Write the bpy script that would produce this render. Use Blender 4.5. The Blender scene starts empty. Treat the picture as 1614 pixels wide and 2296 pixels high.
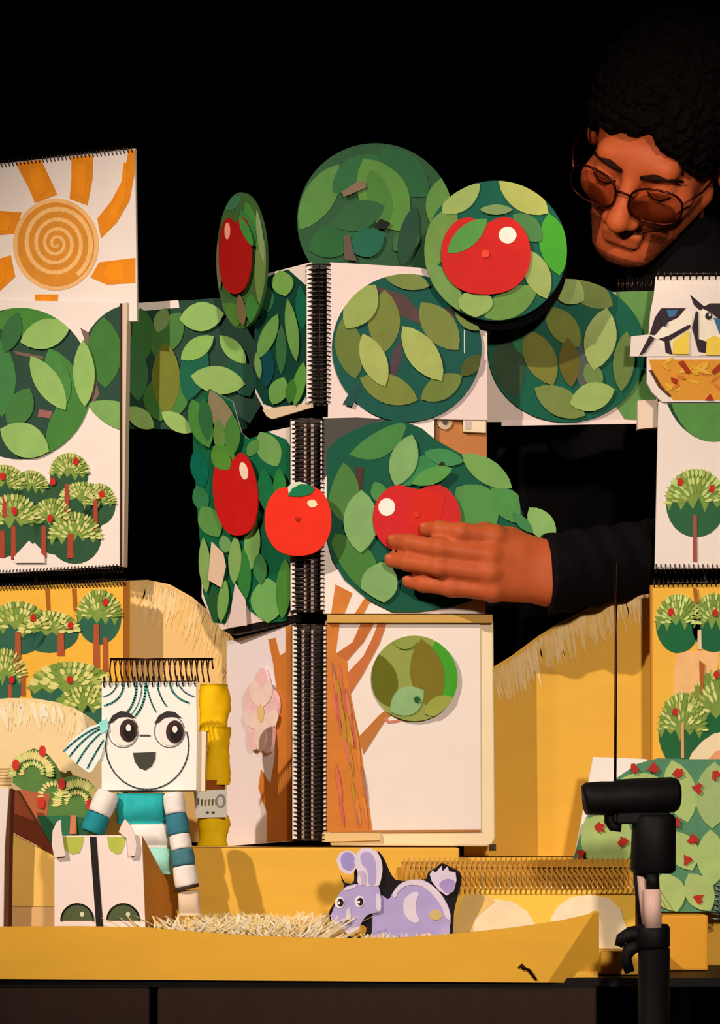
import bpy, math, random
import numpy as np
from mathutils import Vector, Matrix

# ------------------------------------------------------------------ camera, world, lights, exposure
S = bpy.context.scene
COL = S.collection
F, D, HX, HY, ZH = 4800.0, 2.4, 807.0, 1850.0, 0.88      # focal length and horizon in pixels of the 1614 x 2296 frame
W_, H_ = 1614.0, 2296.0
cam = bpy.data.cameras.new('camera')
cam_o = bpy.data.objects.new('camera', cam)
COL.objects.link(cam_o)
cam_o.location = (0, -D, ZH)
cam_o.rotation_euler = (math.pi / 2, 0, 0)
cam.sensor_fit = 'HORIZONTAL'
cam.sensor_width = 36
cam.lens = 36 * F / W_
cam.shift_y = (HY - H_ / 2) / W_
cam.clip_start = 0.05
S.camera = cam_o
world = bpy.data.worlds.new('world')
S.world = world
world.use_nodes = True
world.node_tree.nodes['Background'].inputs[0].default_value = (0.55, 0.42, 0.36, 1)
world.node_tree.nodes['Background'].inputs[1].default_value = 0.0015


def spot(name, loc, aim, energy, size, blend, radius, color):
    l = bpy.data.lights.new(name, 'SPOT')
    l.energy = energy
    l.spot_size = math.radians(size)
    l.spot_blend = blend
    l.shadow_soft_size = radius
    l.color = color
    o = bpy.data.objects.new(name, l)
    COL.objects.link(o)
    o.location = loc
    o.rotation_euler = (Vector(aim) - Vector(loc)).to_track_quat('-Z', 'Y').to_euler()
    return o


WARM = (1.0, 0.775, 0.61)
spot('stage_spot', (-2.1, -2.5, ZH + 2.0), (-0.12, 0.0, ZH + 0.20), 520, 25.5, 0.8, 0.03, WARM)
spot('fill_spot', (0.55, -3.1, ZH + 0.85), (0.10, 0.0, ZH + 0.32), 265, 32, 0.75, 0.10, WARM)
spot('added_face_spot', (-0.7, -2.9, ZH + 0.45), (0.36, 0.12, ZH + 0.76), 290, 7.6, 1.0, 0.05, (1.0, 0.74, 0.55))  # added lamp without a known source, brightens the dark face
vs = S.view_settings
vs.view_transform = 'Standard'
vs.look = 'None'
vs.exposure = -0.12
vs.gamma = 1.0
vs.use_curve_mapping = False

# ------------------------------------------------------------------ helpers
LIT = (1.07, 0.85, 0.69)                      # the warm stage light on white card


def lin(c):
    c = c / 255.0
    return c / 12.92 if c <= 0.04045 else ((c + 0.055) / 1.055) ** 2.4


MATS = {}


def mat(rgb, kind='paint'):
    """procedural material whose colour under the warm lamp is about rgb"""
    key = (tuple(rgb), kind)
    if key in MATS:
        return MATS[key]
    m = bpy.data.materials.new('%s_%d_%d_%d' % ((kind,) + tuple(int(v) for v in rgb)))
    m.use_nodes = True
    nt = m.node_tree
    b = nt.nodes['Principled BSDF']
    a = [min(0.93, lin(v) / l) for v, l in zip(rgb, LIT)]
    amp, scale, rough, stretch, bump = {
        'paint': (0.16, 55, 0.62, (1, 1, 1), 0.05), 'paper': (0.035, 30, 0.75, (1, 1, 1), 0.03),
        'board': (0.09, 14, 0.6, (1, 1, 3.0), 0.05), 'cloth': (0.25, 90, 0.95, (1, 1, 1), 0.3),
        'skin': (0.16, 60, 0.5, (1, 1, 1), 0.12), 'plastic': (0.1, 40, 0.4, (1, 1, 1), 0.02),
        'metal': (0.1, 40, 0.3, (1, 1, 1), 0.02), 'hair': (0.5, 160, 0.7, (1, 1, 1), 0.6),
        'wood': (0.3, 12, 0.55, (6, 6, 0.6), 0.1), 'straw': (0.2, 120, 0.7, (1, 1, 1), 0.1)}[kind]
    tc = nt.nodes.new('ShaderNodeTexCoord')
    mp = nt.nodes.new('ShaderNodeMapping')
    mp.inputs['Scale'].default_value = stretch
    ns = nt.nodes.new('ShaderNodeTexNoise')
    ns.inputs['Scale'].default_value = scale
    ns.inputs['Detail'].default_value = 4
    mx = nt.nodes.new('ShaderNodeMix')
    mx.data_type = 'RGBA'
    mx.inputs['A'].default_value = [v * (1 - amp) for v in a] + [1]
    mx.inputs['B'].default_value = [min(0.95, v * (1 + amp)) for v in a] + [1]
    nt.links.new(tc.outputs['Object'], mp.inputs['Vector'])
    nt.links.new(mp.outputs['Vector'], ns.inputs['Vector'])
    nt.links.new(ns.outputs['Fac'], mx.inputs['Factor'])
    nt.links.new(mx.outputs['Result'], b.inputs['Base Color'])
    bp = nt.nodes.new('ShaderNodeBump')
    bp.inputs['Strength'].default_value = bump
    bp.inputs['Distance'].default_value = 0.002
    nt.links.new(ns.outputs['Fac'], bp.inputs['Height'])
    nt.links.new(bp.outputs['Normal'], b.inputs['Normal'])
    b.inputs['Roughness'].default_value = rough
    b.inputs['Specular IOR Level'].default_value = 0.02 if kind in ('cloth', 'hair') else 0.15
    if kind == 'metal':
        b.inputs['Metallic'].default_value = 0.9
    if kind == 'skin':
        b.inputs['Subsurface Weight'].default_value = 0.12
        b.inputs['Subsurface Radius'].default_value = (0.006, 0.002, 0.001)
    MATS[key] = m
    return m


PAPER = (236, 210, 191)
CREAM = (238, 208, 168)
YEL = (232, 168, 58)
TAN = (232, 182, 112)
RED = (205, 30, 22)
TEAL = (0, 88, 66)
WIRE = (70, 54, 46)
BLACK = (9, 8, 9)


class Plane:
    """a flat sheet standing in the room; hit() finds where the sight line of a photo pixel meets it"""

    def __init__(s, px, Y, yaw=0.0, pitch=0.0, py=HY):
        a, t = math.radians(yaw), math.radians(pitch)
        s.n = Vector((-math.sin(a) * math.cos(t), -math.cos(a) * math.cos(t), math.sin(t)))
        s.p = at(px, py, Y)

    def hit(s, px, py, off=0.0):
        d = Vector(((px - HX) / F, 1.0, -(py - HY) / F))
        c = Vector((0, -D, ZH))
        t = ((s.p + s.n * off) - c).dot(s.n) / d.dot(s.n)
        return c + d * t


def at(px, py, Y):
    k = (D + Y) / F
    return Vector(((px - HX) * k, Y, ZH - (py - HY) * k))


def new_obj(name, me, parent=None, label=None):
    o = bpy.data.objects.new(name, me)
    COL.objects.link(o)
    if parent is not None:
        o.parent = parent
    if label:
        o['label'] = label
    return o


def root_of(p):
    while p is not None and p.parent is not None:
        p = p.parent
    return p


def thing(name, label, cat, loc, group=None):
    o = bpy.data.objects.new(name, None)
    o.empty_display_size = 0.02
    COL.objects.link(o)
    o.location = loc
    o['label'] = label
    o['category'] = cat
    if group:
        o['group'] = group
    return o


class MB:
    """collects faces with materials, builds one mesh object"""

    def __init__(s):
        s.v, s.f, s.m, s.mats, s.smooth = [], [], [], [], []

    def slot(s, m):
        if m not in s.mats:
            s.mats.append(m)
        return s.mats.index(m)

    def add(s, vs_, fs, m, smooth=False):
        b = len(s.v)
        k = s.slot(m)
        s.v += [Vector(q) for q in vs_]
        for f in fs:
            s.f.append([b + i for i in f])
            s.m.append(k)
            s.smooth.append(smooth)

    def prism(s, front, n, th, m):
        front = list(front)
        area = Vector((0, 0, 0))
        for i, q in enumerate(front):
            area += q.cross(front[(i + 1) % len(front)])
        if area.dot(n) < 0:
            front.reverse()
        k = len(front)
        back = [q - n * th for q in front]
        fs = [list(range(k)), list(range(2 * k - 1, k - 1, -1))]
        fs += [[i, k + i, k + (i + 1) % k, (i + 1) % k] for i in range(k)]
        s.add(front + back, fs, m)

    def poly(s, pts, pl, off, th, rgb, kind='paint'):
        s.prism([pl.hit(x, y, off) for x, y in pts], pl.n, th, mat(rgb, kind))

    def box(s, lo, hi, m, smooth=False):
        x0, y0, z0 = lo
        x1, y1, z1 = hi
        vs_ = [(x0, y0, z0), (x1, y0, z0), (x1, y1, z0), (x0, y1, z0), (x0, y0, z1), (x1, y0, z1), (x1, y1, z1), (x0, y1, z1)]
        s.add(vs_, [[0, 3, 2, 1], [4, 5, 6, 7], [0, 1, 5, 4], [1, 2, 6, 5], [2, 3, 7, 6], [3, 0, 4, 7]], m, smooth)

    def tube(s, pts, rad, m, seg=10, caps=True, closed=False):
        pts = [Vector(p) for p in pts]
        n = len(pts)
        rad = rad if isinstance(rad, (list, tuple)) else [rad] * n
        t0 = (pts[1] - pts[0]).normalized()
        up = Vector((0, 0, 1)) if abs(t0.z) < 0.9 else Vector((1, 0, 0))
        u = t0.cross(up).normalized()
        vs_, fs = [], []
        for i, p in enumerate(pts):
            if closed:
                t = (pts[(i + 1) % n] - pts[i - 1]).normalized()
            else:
                t = (pts[min(i + 1, n - 1)] - pts[max(i - 1, 0)]).normalized()
            u = (u - t * u.dot(t)).normalized()
            w = t.cross(u)
            for j in range(seg):
                a = 2 * math.pi * j / seg
                vs_.append(p + (u * math.cos(a) + w * math.sin(a)) * rad[i])
        for i in range(n if closed else n - 1):
            for j in range(seg):
                i2 = (i + 1) % n
                fs.append([i * seg + j, i * seg + (j + 1) % seg, i2 * seg + (j + 1) % seg, i2 * seg + j])
        if caps and not closed:
            fs.append(list(range(seg - 1, -1, -1)))
            fs.append([(n - 1) * seg + j for j in range(seg)])
        s.add(vs_, fs, m, True)

    def build(s, name, parent=None, label=None, kind=None, bevel=0.0):
        r = root_of(parent)
        off = Vector(r.location) if r is not None else Vector((0, 0, 0))
        me = bpy.data.meshes.new(name)
        me.from_pydata([tuple(q - off) for q in s.v], [], s.f)
        for m in s.mats:
            me.materials.append(m)
        me.polygons.foreach_set('material_index', s.m)
        me.polygons.foreach_set('use_smooth', s.smooth)
        me.update()
        o = new_obj(name, me, parent, label)
        if kind:
            o['kind'] = kind
        if bevel:
            bv = o.modifiers.new('bevel', 'BEVEL')
            bv.width = bevel
            bv.segments = 2
            bv.limit_method = 'ANGLE'
        return o


def card(name, parent, pts, pl, off, th, rgb, kind='paint', label=None, bevel=0.0):
    m = MB()
    m.poly(pts, pl, off, th, rgb, kind)
    return m.build(name, parent, label, None, bevel)


def ell(cx, cy, rx, ry, n=48, a0=0.0, rot=0.0):
    c, s_ = math.cos(rot), math.sin(rot)
    r = []
    for i in range(n):
        a = a0 + 2 * math.pi * i / n
        x, y = rx * math.cos(a), ry * math.sin(a)
        r.append((cx + x * c - y * s_, cy + x * s_ + y * c))
    return r


def leaf_pts(a, b, w, n=9, pw=0.72):
    (x0, y0), (x1, y1) = a, b
    dx, dy = x1 - x0, y1 - y0
    L = math.hypot(dx, dy)
    nx, ny = -dy / L, dx / L
    up, dn = [], []
    for i in range(n + 1):
        t = i / n
        h = 0.5 * w * math.sin(math.pi * t) ** pw
        up.append((x0 + dx * t + nx * h, y0 + dy * t + ny * h))
        dn.append((x0 + dx * t - nx * h, y0 + dy * t - ny * h))
    return up[:-1] + [up[-1]] + dn[-2:0:-1]


def soft(p, k=1):
    for _ in range(k):
        q = []
        for i in range(len(p)):
            (x0, y0), (x1, y1) = p[i], p[(i + 1) % len(p)]
            q += [(x0 * .78 + x1 * .22, y0 * .78 + y1 * .22), (x0 * .22 + x1 * .78, y0 * .22 + y1 * .78)]
        p = q
    return p


def clip(sub, clipper):
    """Sutherland-Hodgman against a convex polygon"""
    ar = sum(clipper[i][0] * clipper[(i + 1) % len(clipper)][1] - clipper[(i + 1) % len(clipper)][0] * clipper[i][1] for i in range(len(clipper)))
    if ar < 0:
        clipper = clipper[::-1]
    out = sub
    for i in range(len(clipper)):
        (ax, ay), (bx, by) = clipper[i], clipper[(i + 1) % len(clipper)]
        ins = lambda p: (bx - ax) * (p[1] - ay) - (by - ay) * (p[0] - ax) >= -1e-9
        src, out = out, []
        for j in range(len(src)):
            p, q = src[j - 1], src[j]
            ip, iq = ins(p), ins(q)
            if ip != iq:
                d1 = (bx - ax) * (p[1] - ay) - (by - ay) * (p[0] - ax)
                d2 = (bx - ax) * (q[1] - ay) - (by - ay) * (q[0] - ax)
                t = d1 / (d1 - d2)
                out.append((p[0] + (q[0] - p[0]) * t, p[1] + (q[1] - p[1]) * t))
            if iq:
                out.append(q)
        if not out:
            return []
    res = []
    for p in out:
        if not res or math.hypot(p[0] - res[-1][0], p[1] - res[-1][1]) > 0.3:
            res.append(p)
    return res if len(res) > 2 else []


def leaves(parent, pl, off, lst, clipper=None, th=0.0007, step=0.00035, wide=1.06):
    """lst of (tip, tip, width, colour); each leaf is a piece of cut painted paper"""
    for i, (a, b, w, c) in enumerate(lst):
        p = leaf_pts(a, b, w * wide)
        if clipper:
            p = clip(p, clipper)
        if p:
            card('leaf', parent, p, pl, off + step * i, th, c)


APPLE = [(-1, .05), (-.93, -.45), (-.7, -.8), (-.42, -.93), (-.15, -.84), (0, -.74), (.15, -.84), (.42, -.95), (.72, -.8), (.94, -.42), (1, .05),
         (.92, .45), (.7, .78), (.4, .95), (0, 1), (-.4, .95), (-.7, .78), (-.92, .45)]


def apple_pts(cx, cy, rx, ry, rot=0.0):
    c, s_ = math.cos(rot), math.sin(rot)
    pts = []
    n = len(APPLE)
    for i in range(n):                                   # rounded by one corner cut
        (x0, y0), (x1, y1) = APPLE[i], APPLE[(i + 1) % n]
        for t in (0.25, 0.75):
            x, y = (x0 + (x1 - x0) * t) * rx, (y0 + (y1 - y0) * t) * ry
            pts.append((cx + x * c - y * s_, cy + x * s_ + y * c))
    return pts


def binding(parent, p0, p1, axis_u, radius, pitch, wire=0.0008, rgb=WIRE, squash=1.0, axis_v=None, seg=14):
    """twin loop wire through a row of holes: rings round the line p0 -> p1"""
    m = MB()
    p0, p1 = Vector(p0), Vector(p1)
    t = (p1 - p0).normalized()
    u = (axis_u - t * axis_u.dot(t)).normalized()
    w = t.cross(u)
    n = max(2, int((p1 - p0).length / pitch))
    mt = mat(rgb, 'metal')
    for i in range(n + 1):
        c = p0.lerp(p1, i / n)
        ring = [c + u * radius * math.cos(a) + w * radius * squash * math.sin(a) for a in [2 * math.pi * j / seg for j in range(seg)]]
        m.tube(ring, wire, mt, seg=5, closed=True)
    m.tube([p0 + w * radius * squash, p1 + w * radius * squash], wire * 0.6, mt, seg=5)
    return m.build('wire_binding', parent, 'dark twin-loop wire binding')


def fan_tree(parent, pl, off, cx, cy, rx, ry, trunks, seed, reds, dark=(42, 78, 48), pale=(205, 195, 115), mid=(122, 142, 58), trunk=(165, 62, 40), name='painted_tree'):
    """a painted fruit tree: dark crown, brighter top, fan of pale dabs, red fruit, thin trunks"""
    r = random.Random(seed)
    m = MB()
    rx, ry = rx * 1.08, ry * 1.04
    m.poly(ell(cx, cy, rx, ry, 24), pl, off, 0.0003, dark)
    top = [(cx + rx * 0.99 * math.cos(a), cy - 0.05 * ry + ry * 1.0 * math.sin(a)) for a in [math.pi * (1 + i / 14) for i in range(15)]]
    zig = [(cx + rx * (.9 - 1.8 * i / 9), cy + ry * (r.uniform(.02, .30) if i % 2 else r.uniform(-.22, -.02))) for i in range(10)]
    m.poly(top + zig, pl, off + 0.0003, 0.0003, mid)
    for ring, (q0, q1, k) in enumerate(((0.30, 0.60, 9), (0.56, 0.84, 14), (0.80, 1.10, 21))):
        for i in range(k):
            a = math.pi * (1.0 + (i + 0.5 + r.uniform(-.25, .25)) / k)
            ax, ay = cx + rx * q0 * math.cos(a), cy + ry * q0 * math.sin(a)
            bx, by = cx + rx * q1 * math.cos(a), cy + ry * q1 * math.sin(a)
            c = r.choice([pale, pale, mid, (170, 172, 82)])
            m.poly(leaf_pts((ax, ay), (bx, by), max(3.6, rx * 0.11), 4), pl, off + 0.0006 + 0.0001 * i, 0.0003, c)
    for (x, y, w, h) in trunks:
        m.poly([(x - w / 2, y), (x + w / 2, y), (x + w * .6, y + h), (x - w * .6, y + h)], pl, off + 0.0012, 0.0003, trunk)
    for (x, y) in reds:
        m.poly(ell(x, y, 6.5, 9, 10), pl, off + 0.0030, 0.0003, (196, 34, 26))
    return m.build(name, parent, None, 'stuff')


# ------------------------------------------------------------------ the room: black stage
TABLE_Z = ZH - 0.157


def struct(name, lo, hi, rgb, kind):
    m = MB()
    m.box(lo, hi, mat(rgb, kind))
    o = m.build(name)
    o['kind'] = 'structure'
    return o


struct('floor', (-3, -3.2, -0.05), (3, 2.6, 0.0), (14, 12, 12), 'wood')
# back curtain with folds
m = MB()
nx = 240
vsx, fsx = [], []
for i in range(nx + 1):
    x = -3 + 6 * i / nx
    y = 2.4 + 0.05 * math.sin(x * 21) + 0.02 * math.sin(x * 47 + 1)
    vsx += [(x, y, 0.0), (x, y, 3.2)]
for i in range(nx):
    fsx.append([2 * i, 2 * i + 2, 2 * i + 3, 2 * i + 1])
m.add(vsx, fsx, mat((8, 7, 7), 'cloth'), True)
o = m.build('wall_back')
o['kind'] = 'structure'

# table: long dark top, front panels, legs
XL, XR = at(-260, 0, -0.215).x, at(1342, 0, -0.215).x
t = thing('puppet_table', 'long dark brown table with flat front panels under the yellow tray', 'table', (0, 0.1, 0))
m = MB(); m.box((XL, -0.202, TABLE_Z - 0.009), (0.75, 0.25, TABLE_Z), mat((7, 5, 5), 'wood')); m.build('table_top', t)
xs = at(341, 0, -0.215).x
for a, b in ((XL, xs - 0.004), (xs + 0.004, XR)):
    m = MB(); m.box((a, -0.200, TABLE_Z - 0.42), (b, -0.186, TABLE_Z - 0.0095), mat((40, 22, 15), 'wood')); m.build('front_panel', t, None, None, 0.002)
for x in (XL + 0.04, 0.70):
    for y in (-0.15, 0.21):
        m = MB(); m.box((x - 0.02, y - 0.02, 0), (x + 0.02, y + 0.02, TABLE_Z - 0.009), mat((20, 14, 12), 'wood')); m.build('leg', t)

# ------------------------------------------------------------------ yellow risers and tray
RISE = ZH - 0.0250
LOW = ZH - 0.0362


def px_x(px, Y):
    return (px - HX) * (D + Y) / F


t = thing('riser_box', 'long yellow box under the tree sketchbook', 'box', (px_x(600, 0.1), 0.12, TABLE_Z))
m = MB(); m.box((px_x(-200, -0.04), -0.04, TABLE_Z), (px_x(1030, -0.04), 0.235, RISE), mat(YEL, 'board')); m.build('box_body', t, None, None, 0.002)
m = MB(); m.box((px_x(1031, -0.04), -0.012, TABLE_Z), (px_x(1960, 0), 0.235, LOW), mat(YEL, 'board')); o = m.build('low_riser_box', None, None, None, 0.002)
o['label'] = 'lower yellow box under the right-hand yellow hill board'; o['category'] = 'box'

t = thing('tray', 'yellow tray along the table front with wavy top edge', 'tray', (0, -0.2, TABLE_Z))
pf = Plane(800, -0.205)
top_edge = [(-120, 2076), (0, 2078), (180, 2077), (330, 2080), (420, 2088), (520, 2096), (640, 2101), (760, 2104), (880, 2103), (960, 2099), (1060, 2090), (1160, 2079), (1260, 2064), (1330, 2048), (1343, 2045)]
card('front_flap', t, top_edge[:-1] + [(1228, 2203), (-120, 2194)], pf, 0.004, 0.006, (226, 160, 48), 'board')
m = MB()
q0, q1, q2, q3 = pf.hit(1330.5, 2048, .004), pf.hit(1228.5, 2203, .004), at(1343, 2204, -0.186), at(1343, 2045, -0.207)
nf = (q1 - q0).cross(q2 - q0).normalized()
nf = nf if nf.y < 0 else -nf
m.prism([q0, q1, q2, q3], nf, 0.006, mat((226, 160, 48), 'board'))
m.build('folded_corner', t)  # facet bent away from the key, shaped so the flap corner falls darker
m = MB(); m.box((px_x(-120, -.2), -0.199, TABLE_Z + .0005), (px_x(1340, -.2), -0.041, TABLE_Z + 0.006), mat(YEL, 'board')); m.build('tray_floor', t)
# knot of wire on the flap
m = MB(); m.tube([pf.hit(x, y, q) for x, y, q in ((1163, 2170, .005), (1170, 2163, .009), (1178, 2172, .010), (1188, 2176, .008), (1196, 2190, .006), (1202, 2197, .0045))], 0.0014, mat((60, 35, 15), 'metal'), 6)
m.build('wire_knot', t)
# right side box
t = thing('corner_box', 'small yellow box at the right corner beside the black stand', 'box', (px_x(1480, -.12), -0.12, TABLE_Z))
m = MB()
zt = at(1500, 2052, -0.10).z
A = [at(1346, 2130, -0.17), at(1420, 2125, -0.17), at(1420, 2204, -0.17), at(1346, 2206, -0.17)]
m.box((px_x(1346, -.17), -0.17, TABLE_Z + .0005), (px_x(1500, -.17), -0.102, at(0, 2132, -.17).z), mat(YEL, 'board'))
m.build('box_body', t, None, None, 0.002)
m = MB()
m.box((px_x(1440, -.10), -0.10, TABLE_Z + .0005), (px_x(1588, -.10), -0.014, zt), mat((226, 150, 40), 'board'))
m.build('box_lid', t, None, None, 0.002)

# ------------------------------------------------------------------ hill boards behind
def hill_board(name, label, pts, pl, strokes, base):
    t = thing(name, label, 'board', base)
    card('board', t, pts, pl, 0.0, 0.006, YEL if 'right' in label else TAN, 'board')
    m = MB()
    r = random.Random(5)
    for i in range(len(strokes) - 1):
        (x0, y0), (x1, y1) = strokes[i], strokes[i + 1]
        k = int(math.hypot(x1 - x0, y1 - y0) / 2.2)
        for j in range(k):
            tt = j / k
            x, y = x0 + (x1 - x0) * tt, y0 + (y1 - y0) * tt
            L = r.uniform(25, 105)
            dx = r.uniform(0.05, 0.3) * L * (1 if 'right' in label else -1)
            m.poly(leaf_pts((x, y + r.uniform(3, 8)), (x + dx, y + L), r.uniform(3.5, 7), 4), pl, 0.0004 + 0.00006 * (j % 9), 0.0003, r.choice([(238, 190, 122), (235, 184, 106), (240, 198, 138)]))
    m.build('brush_strokes', t, 'pale brush strokes along the curved edge', 'stuff')
    return t


pl = Plane(400, 0.19)
LB = [(230, 1318), (285, 1302), (330, 1300), (380, 1310), (430, 1338), (470, 1372), (505, 1410), (540, 1450), (575, 1500), (600, 1560), (610, 1640), (610, 1889), (230, 1889)]
hill_board('hill_board', 'tan hill-shaped board left of the tree sketchbook behind the puppet', LB, pl, LB[1:9], pl.hit(420, 1889))
pr = Plane(1300, 0.052)
RB = [(1040, 1919), (1040, 1640), (1060, 1560), (1105, 1496), (1150, 1468), (1205, 1427), (1250, 1398), (1310, 1368), (1375, 1335), (1400, 1322), (1470, 1319), (1700, 1330), (1700, 1919)]
hill_board('hill_board', 'yellow hill-shaped board to the right of the tree sketchbook', RB, pr, RB[3:11], pr.hit(1350, 1919))

# ------------------------------------------------------------------ left stack of sketchbooks
LG, MG, DG, OL = (142, 172, 88), (72, 122, 48), (38, 78, 48), (112, 114, 34)
BR = (112, 84, 70)
PS = Plane(285, 0.147, 21)
PL = Plane(285, 0.140, 21)
t = thing('sun_sketchbook', 'sketchbook page with an orange spiral sun on white, top left', 'sketchbook', PS.hit(150, 690))
card('page', t, [(-60, 374), (303, 333), (307, 720), (-60, 730)], PS, 0.0, 0.004, PAPER, 'paper')
SUN = (228, 128, 12)
SUNP = (236, 172, 104)
rays = [[(35, 366), (92, 358), (122, 422), (128, 436), (78, 455), (66, 425)],
        [(160, 352), (208, 348), (207, 400), (196, 460), (156, 446), (160, 400)],
        [(288, 336), (302, 336), (302, 385), (290, 450), (262, 498), (226, 534), (218, 490), (250, 450), (276, 400)],
        [(222, 588), (303, 578), (303, 634), (240, 638), (202, 622)],
        [(-40, 470), (48, 476), (40, 502), (32, 524), (-40, 530)],
        [(-40, 592), (24, 572), (34, 620), (0, 652), (-40, 680)],
        [(78, 660), (130, 660), (128, 690), (78, 690)]]
for q in rays:
    card('sun_ray', t, q, PS, 0.0006, 0.0005, SUN)
    cxq = sum(p[0] for p in q) / len(q); cyq = sum(p[1] for p in q) / len(q)
    card('ray_stroke', t, [(cxq + (x - cxq) * .45, cyq + (y - cyq) * .7) for x, y in q], PS, 0.0009, 0.0003, (238, 134, 8))
disc = card('sun_disc', t, ell(125, 548, 96, 103), PS, 0.0007, 0.0006, SUNP)
card('sun_face', disc, ell(125, 548, 86, 94), PS, 0.0011, 0.0004, (214, 130, 36))
m = MB()
sp = []
for i in range(120):
    a = i / 119 * 2 * math.pi * 4.15
    r_ = 5 + 82 * (i / 119) ** 1.25
    sp.append((126 + r_ * math.cos(a) * 0.93, 546 + r_ * math.sin(a)))
for i in range(119):
    (x0, y0), (x1, y1) = sp[i], sp[i + 1]
    dx, dy = x1 - x0, y1 - y0
    L = math.hypot(dx, dy) + 1e-6
    h = 3.0 + 2.2 * i / 119
    m.poly([(x0 - dy / L * h, y0 + dx / L * h), (x1 - dy / L * h, y1 + dx / L * h), (x1 + dy / L * h, y1 - dx / L * h), (x0 + dy / L * h, y0 - dx / L * h)], PS, 0.0014, 0.0003, (240, 176, 104))
m.build('sun_spiral', disc)
binding(t, PS.hit(-50, 374, -0.003), PS.hit(300, 335, -0.003), Vector((0, 0, 1)), 0.006, 0.0052, 0.0006)

t = thing('orchard_sketchbook', 'white sketchbook with leafy ball above small painted fruit trees, on the left', 'sketchbook', PL.hit(140, 1280))
card('page', t, [(-60, 672), (268, 678), (268, 1268), (-60, 1290)], PL, 0.0, 0.002, PAPER, 'paper')
card('page_block', t, [(270, 680), (285, 678), (277, 1270), (270, 1270)], PL, -0.002, 0.010, (212, 178, 150), 'paper')
card('page_edge', t, [(268.5, 680), (271.5, 680), (271.5, 1268), (268.5, 1268)], PL, 0.0005, 0.002, (70, 40, 25), 'paper')
ba = ell(45, 860, 160, 170, 56)
bal = card('leaf_ball', t, ba, PL, 0.0006, 0.0006, (38, 66, 50))
leaves(bal, PL, 0.0012, [((-20, 720), (140, 715), 70, (66, 124, 44)), ((0, 760), (5, 935), 62, (62, 118, 58)), ((110, 780), (170, 930), 70, (66, 122, 52)), ((200, 870), (108, 1018), 74, (64, 118, 46)),
                        ((66, 870), (22, 960), 56, (62, 112, 50)), ((12, 790), (40, 700), 40, (50, 100, 50)), ((128, 800), (150, 905), 36, (70, 124, 54)),
                        ((45, 767), (158, 730), 62, LG), ((68, 798), (147, 920), 52, LG), ((0, 962), (110, 1012), 72, LG)], ba)
leaves(bal, PL, 0.005, [((186, 762), (190, 912), 46, LG)])
card('branch', bal, [(28, 786), (100, 800), (96, 806), (40, 796)], PL, 0.0012, 0.0005, BR)
card('branch', bal, [(88, 918), (118, 922), (112, 938), (84, 934)], PL, 0.0012, 0.0005, (150, 90, 80))
bb = ell(300, 822, 122, 140, 48)
page_clip = [(170, 680), (268, 680), (268, 1260), (170, 1260)]
bal2 = card('leaf_ball', t, clip(bb, page_clip), PL, 0.0005, 0.0005, (34, 66, 50))
leaves(bal2, PL, 0.0012, [((232, 710), (236, 870), 74, (60, 110, 44)), ((196, 905), (345, 960), 56, (120, 155, 78))], page_clip)
card('branch', bal2, [(180, 735), (198, 745), (222, 885), (205, 910), (203, 800)], PL, 0.0010, 0.0005, (120, 92, 76))
card('painted_hedge', t, soft([(-50, 1100), (20, 1080), (70, 1085), (130, 1085), (200, 1112), (245, 1120), (243, 1160), (222, 1185), (214, 1240), (150, 1248), (100, 1240), (66, 1205), (30, 1250), (-50, 1250)]), PL, 0.0004, 0.0003, (44, 78, 48))
for q in [(155, 1064, 40, 44, [(150, 1085, 10, 70)], [(170, 1034), (118, 1080)]), (8, 1088, 44, 42, [(10, 1110, 9, 50)], [(6, 1068)]), (68, 1096, 36, 38, [], []),
          (222, 1132, 34, 44, [(214, 1120, 9, 68)], [(228, 1108)]), (185, 1120, 46, 36, [], []), (28, 1176, 58, 62, [(30, 1180, 9, 74), (5, 1190, 9, 60)], [(32, 1146)]),
          (116, 1168, 44, 46, [(98, 1180, 10, 70)], [(112, 1162)]), (168, 1208, 54, 54, [(158, 1196, 12, 56)], [])]:
    fan_tree(t, PL, 0.0006, q[0], q[1], q[2], q[3], q[4], int(q[0]), q[5])
card('painted_patch', t, [(32, 1248), (65, 1212), (100, 1248), (100, 1262), (32, 1262)], PL, 0.0042, 0.0004, PAPER, 'paper')
binding(t, PL.hit(-50, 1290, -0.002), PL.hit(272, 1274, -0.002), Vector((0, 0, 1)), 0.0048, 0.0046, 0.0007)

t = thing('leaf_garland', 'strip of painted leaves behind the left white sketchbook, reaching the tree crown', 'garland', Plane(500, .185, 8).hit(430, 960))
PG = Plane(500, 0.185, 8)
gb = [(280, 682), (500, 668), (590, 668), (590, 900), (552, 962), (440, 972), (400, 965), (372, 962), (286, 962)]
card('backing', t, gb, PG, 0.0, 0.003, (26, 62, 44))
card('paper_edge', t, [(286, 681), (400, 673), (402, 690), (286, 700)], PG, 0.0006, 0.0004, PAPER, 'paper')
leaves(t, PG, 0.001, [((315, 690), (322, 808), 56, (58, 106, 46)), ((300, 770), (310, 900), 50, (60, 108, 60)), ((405, 700), (345, 800), 62, (66, 112, 48)), ((372, 690), (352, 745), 32, (130, 150, 84)),
                      ((345, 850), (360, 945), 60, (62, 112, 44)), ((410, 850), (380, 940), 50, (64, 116, 46)), ((371, 765), (373, 932), 60, (112, 112, 32)), ((450, 760), (420, 900), 60, (0, 88, 60)), ((520, 800), (560, 890), 60, (8, 70, 48)),
                      ((402, 716), (502, 704), 62, LG), ((405, 806), (479, 754), 42, (132, 166, 76)), ((492, 752), (552, 815), 36, (132, 166, 80)), ((427, 843), (550, 862), 60, (138, 164, 82)),
                      ((283, 914), (345, 960), 40, (150, 176, 90)), ((362, 924), (430, 970), 36, (146, 172, 88))])

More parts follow.
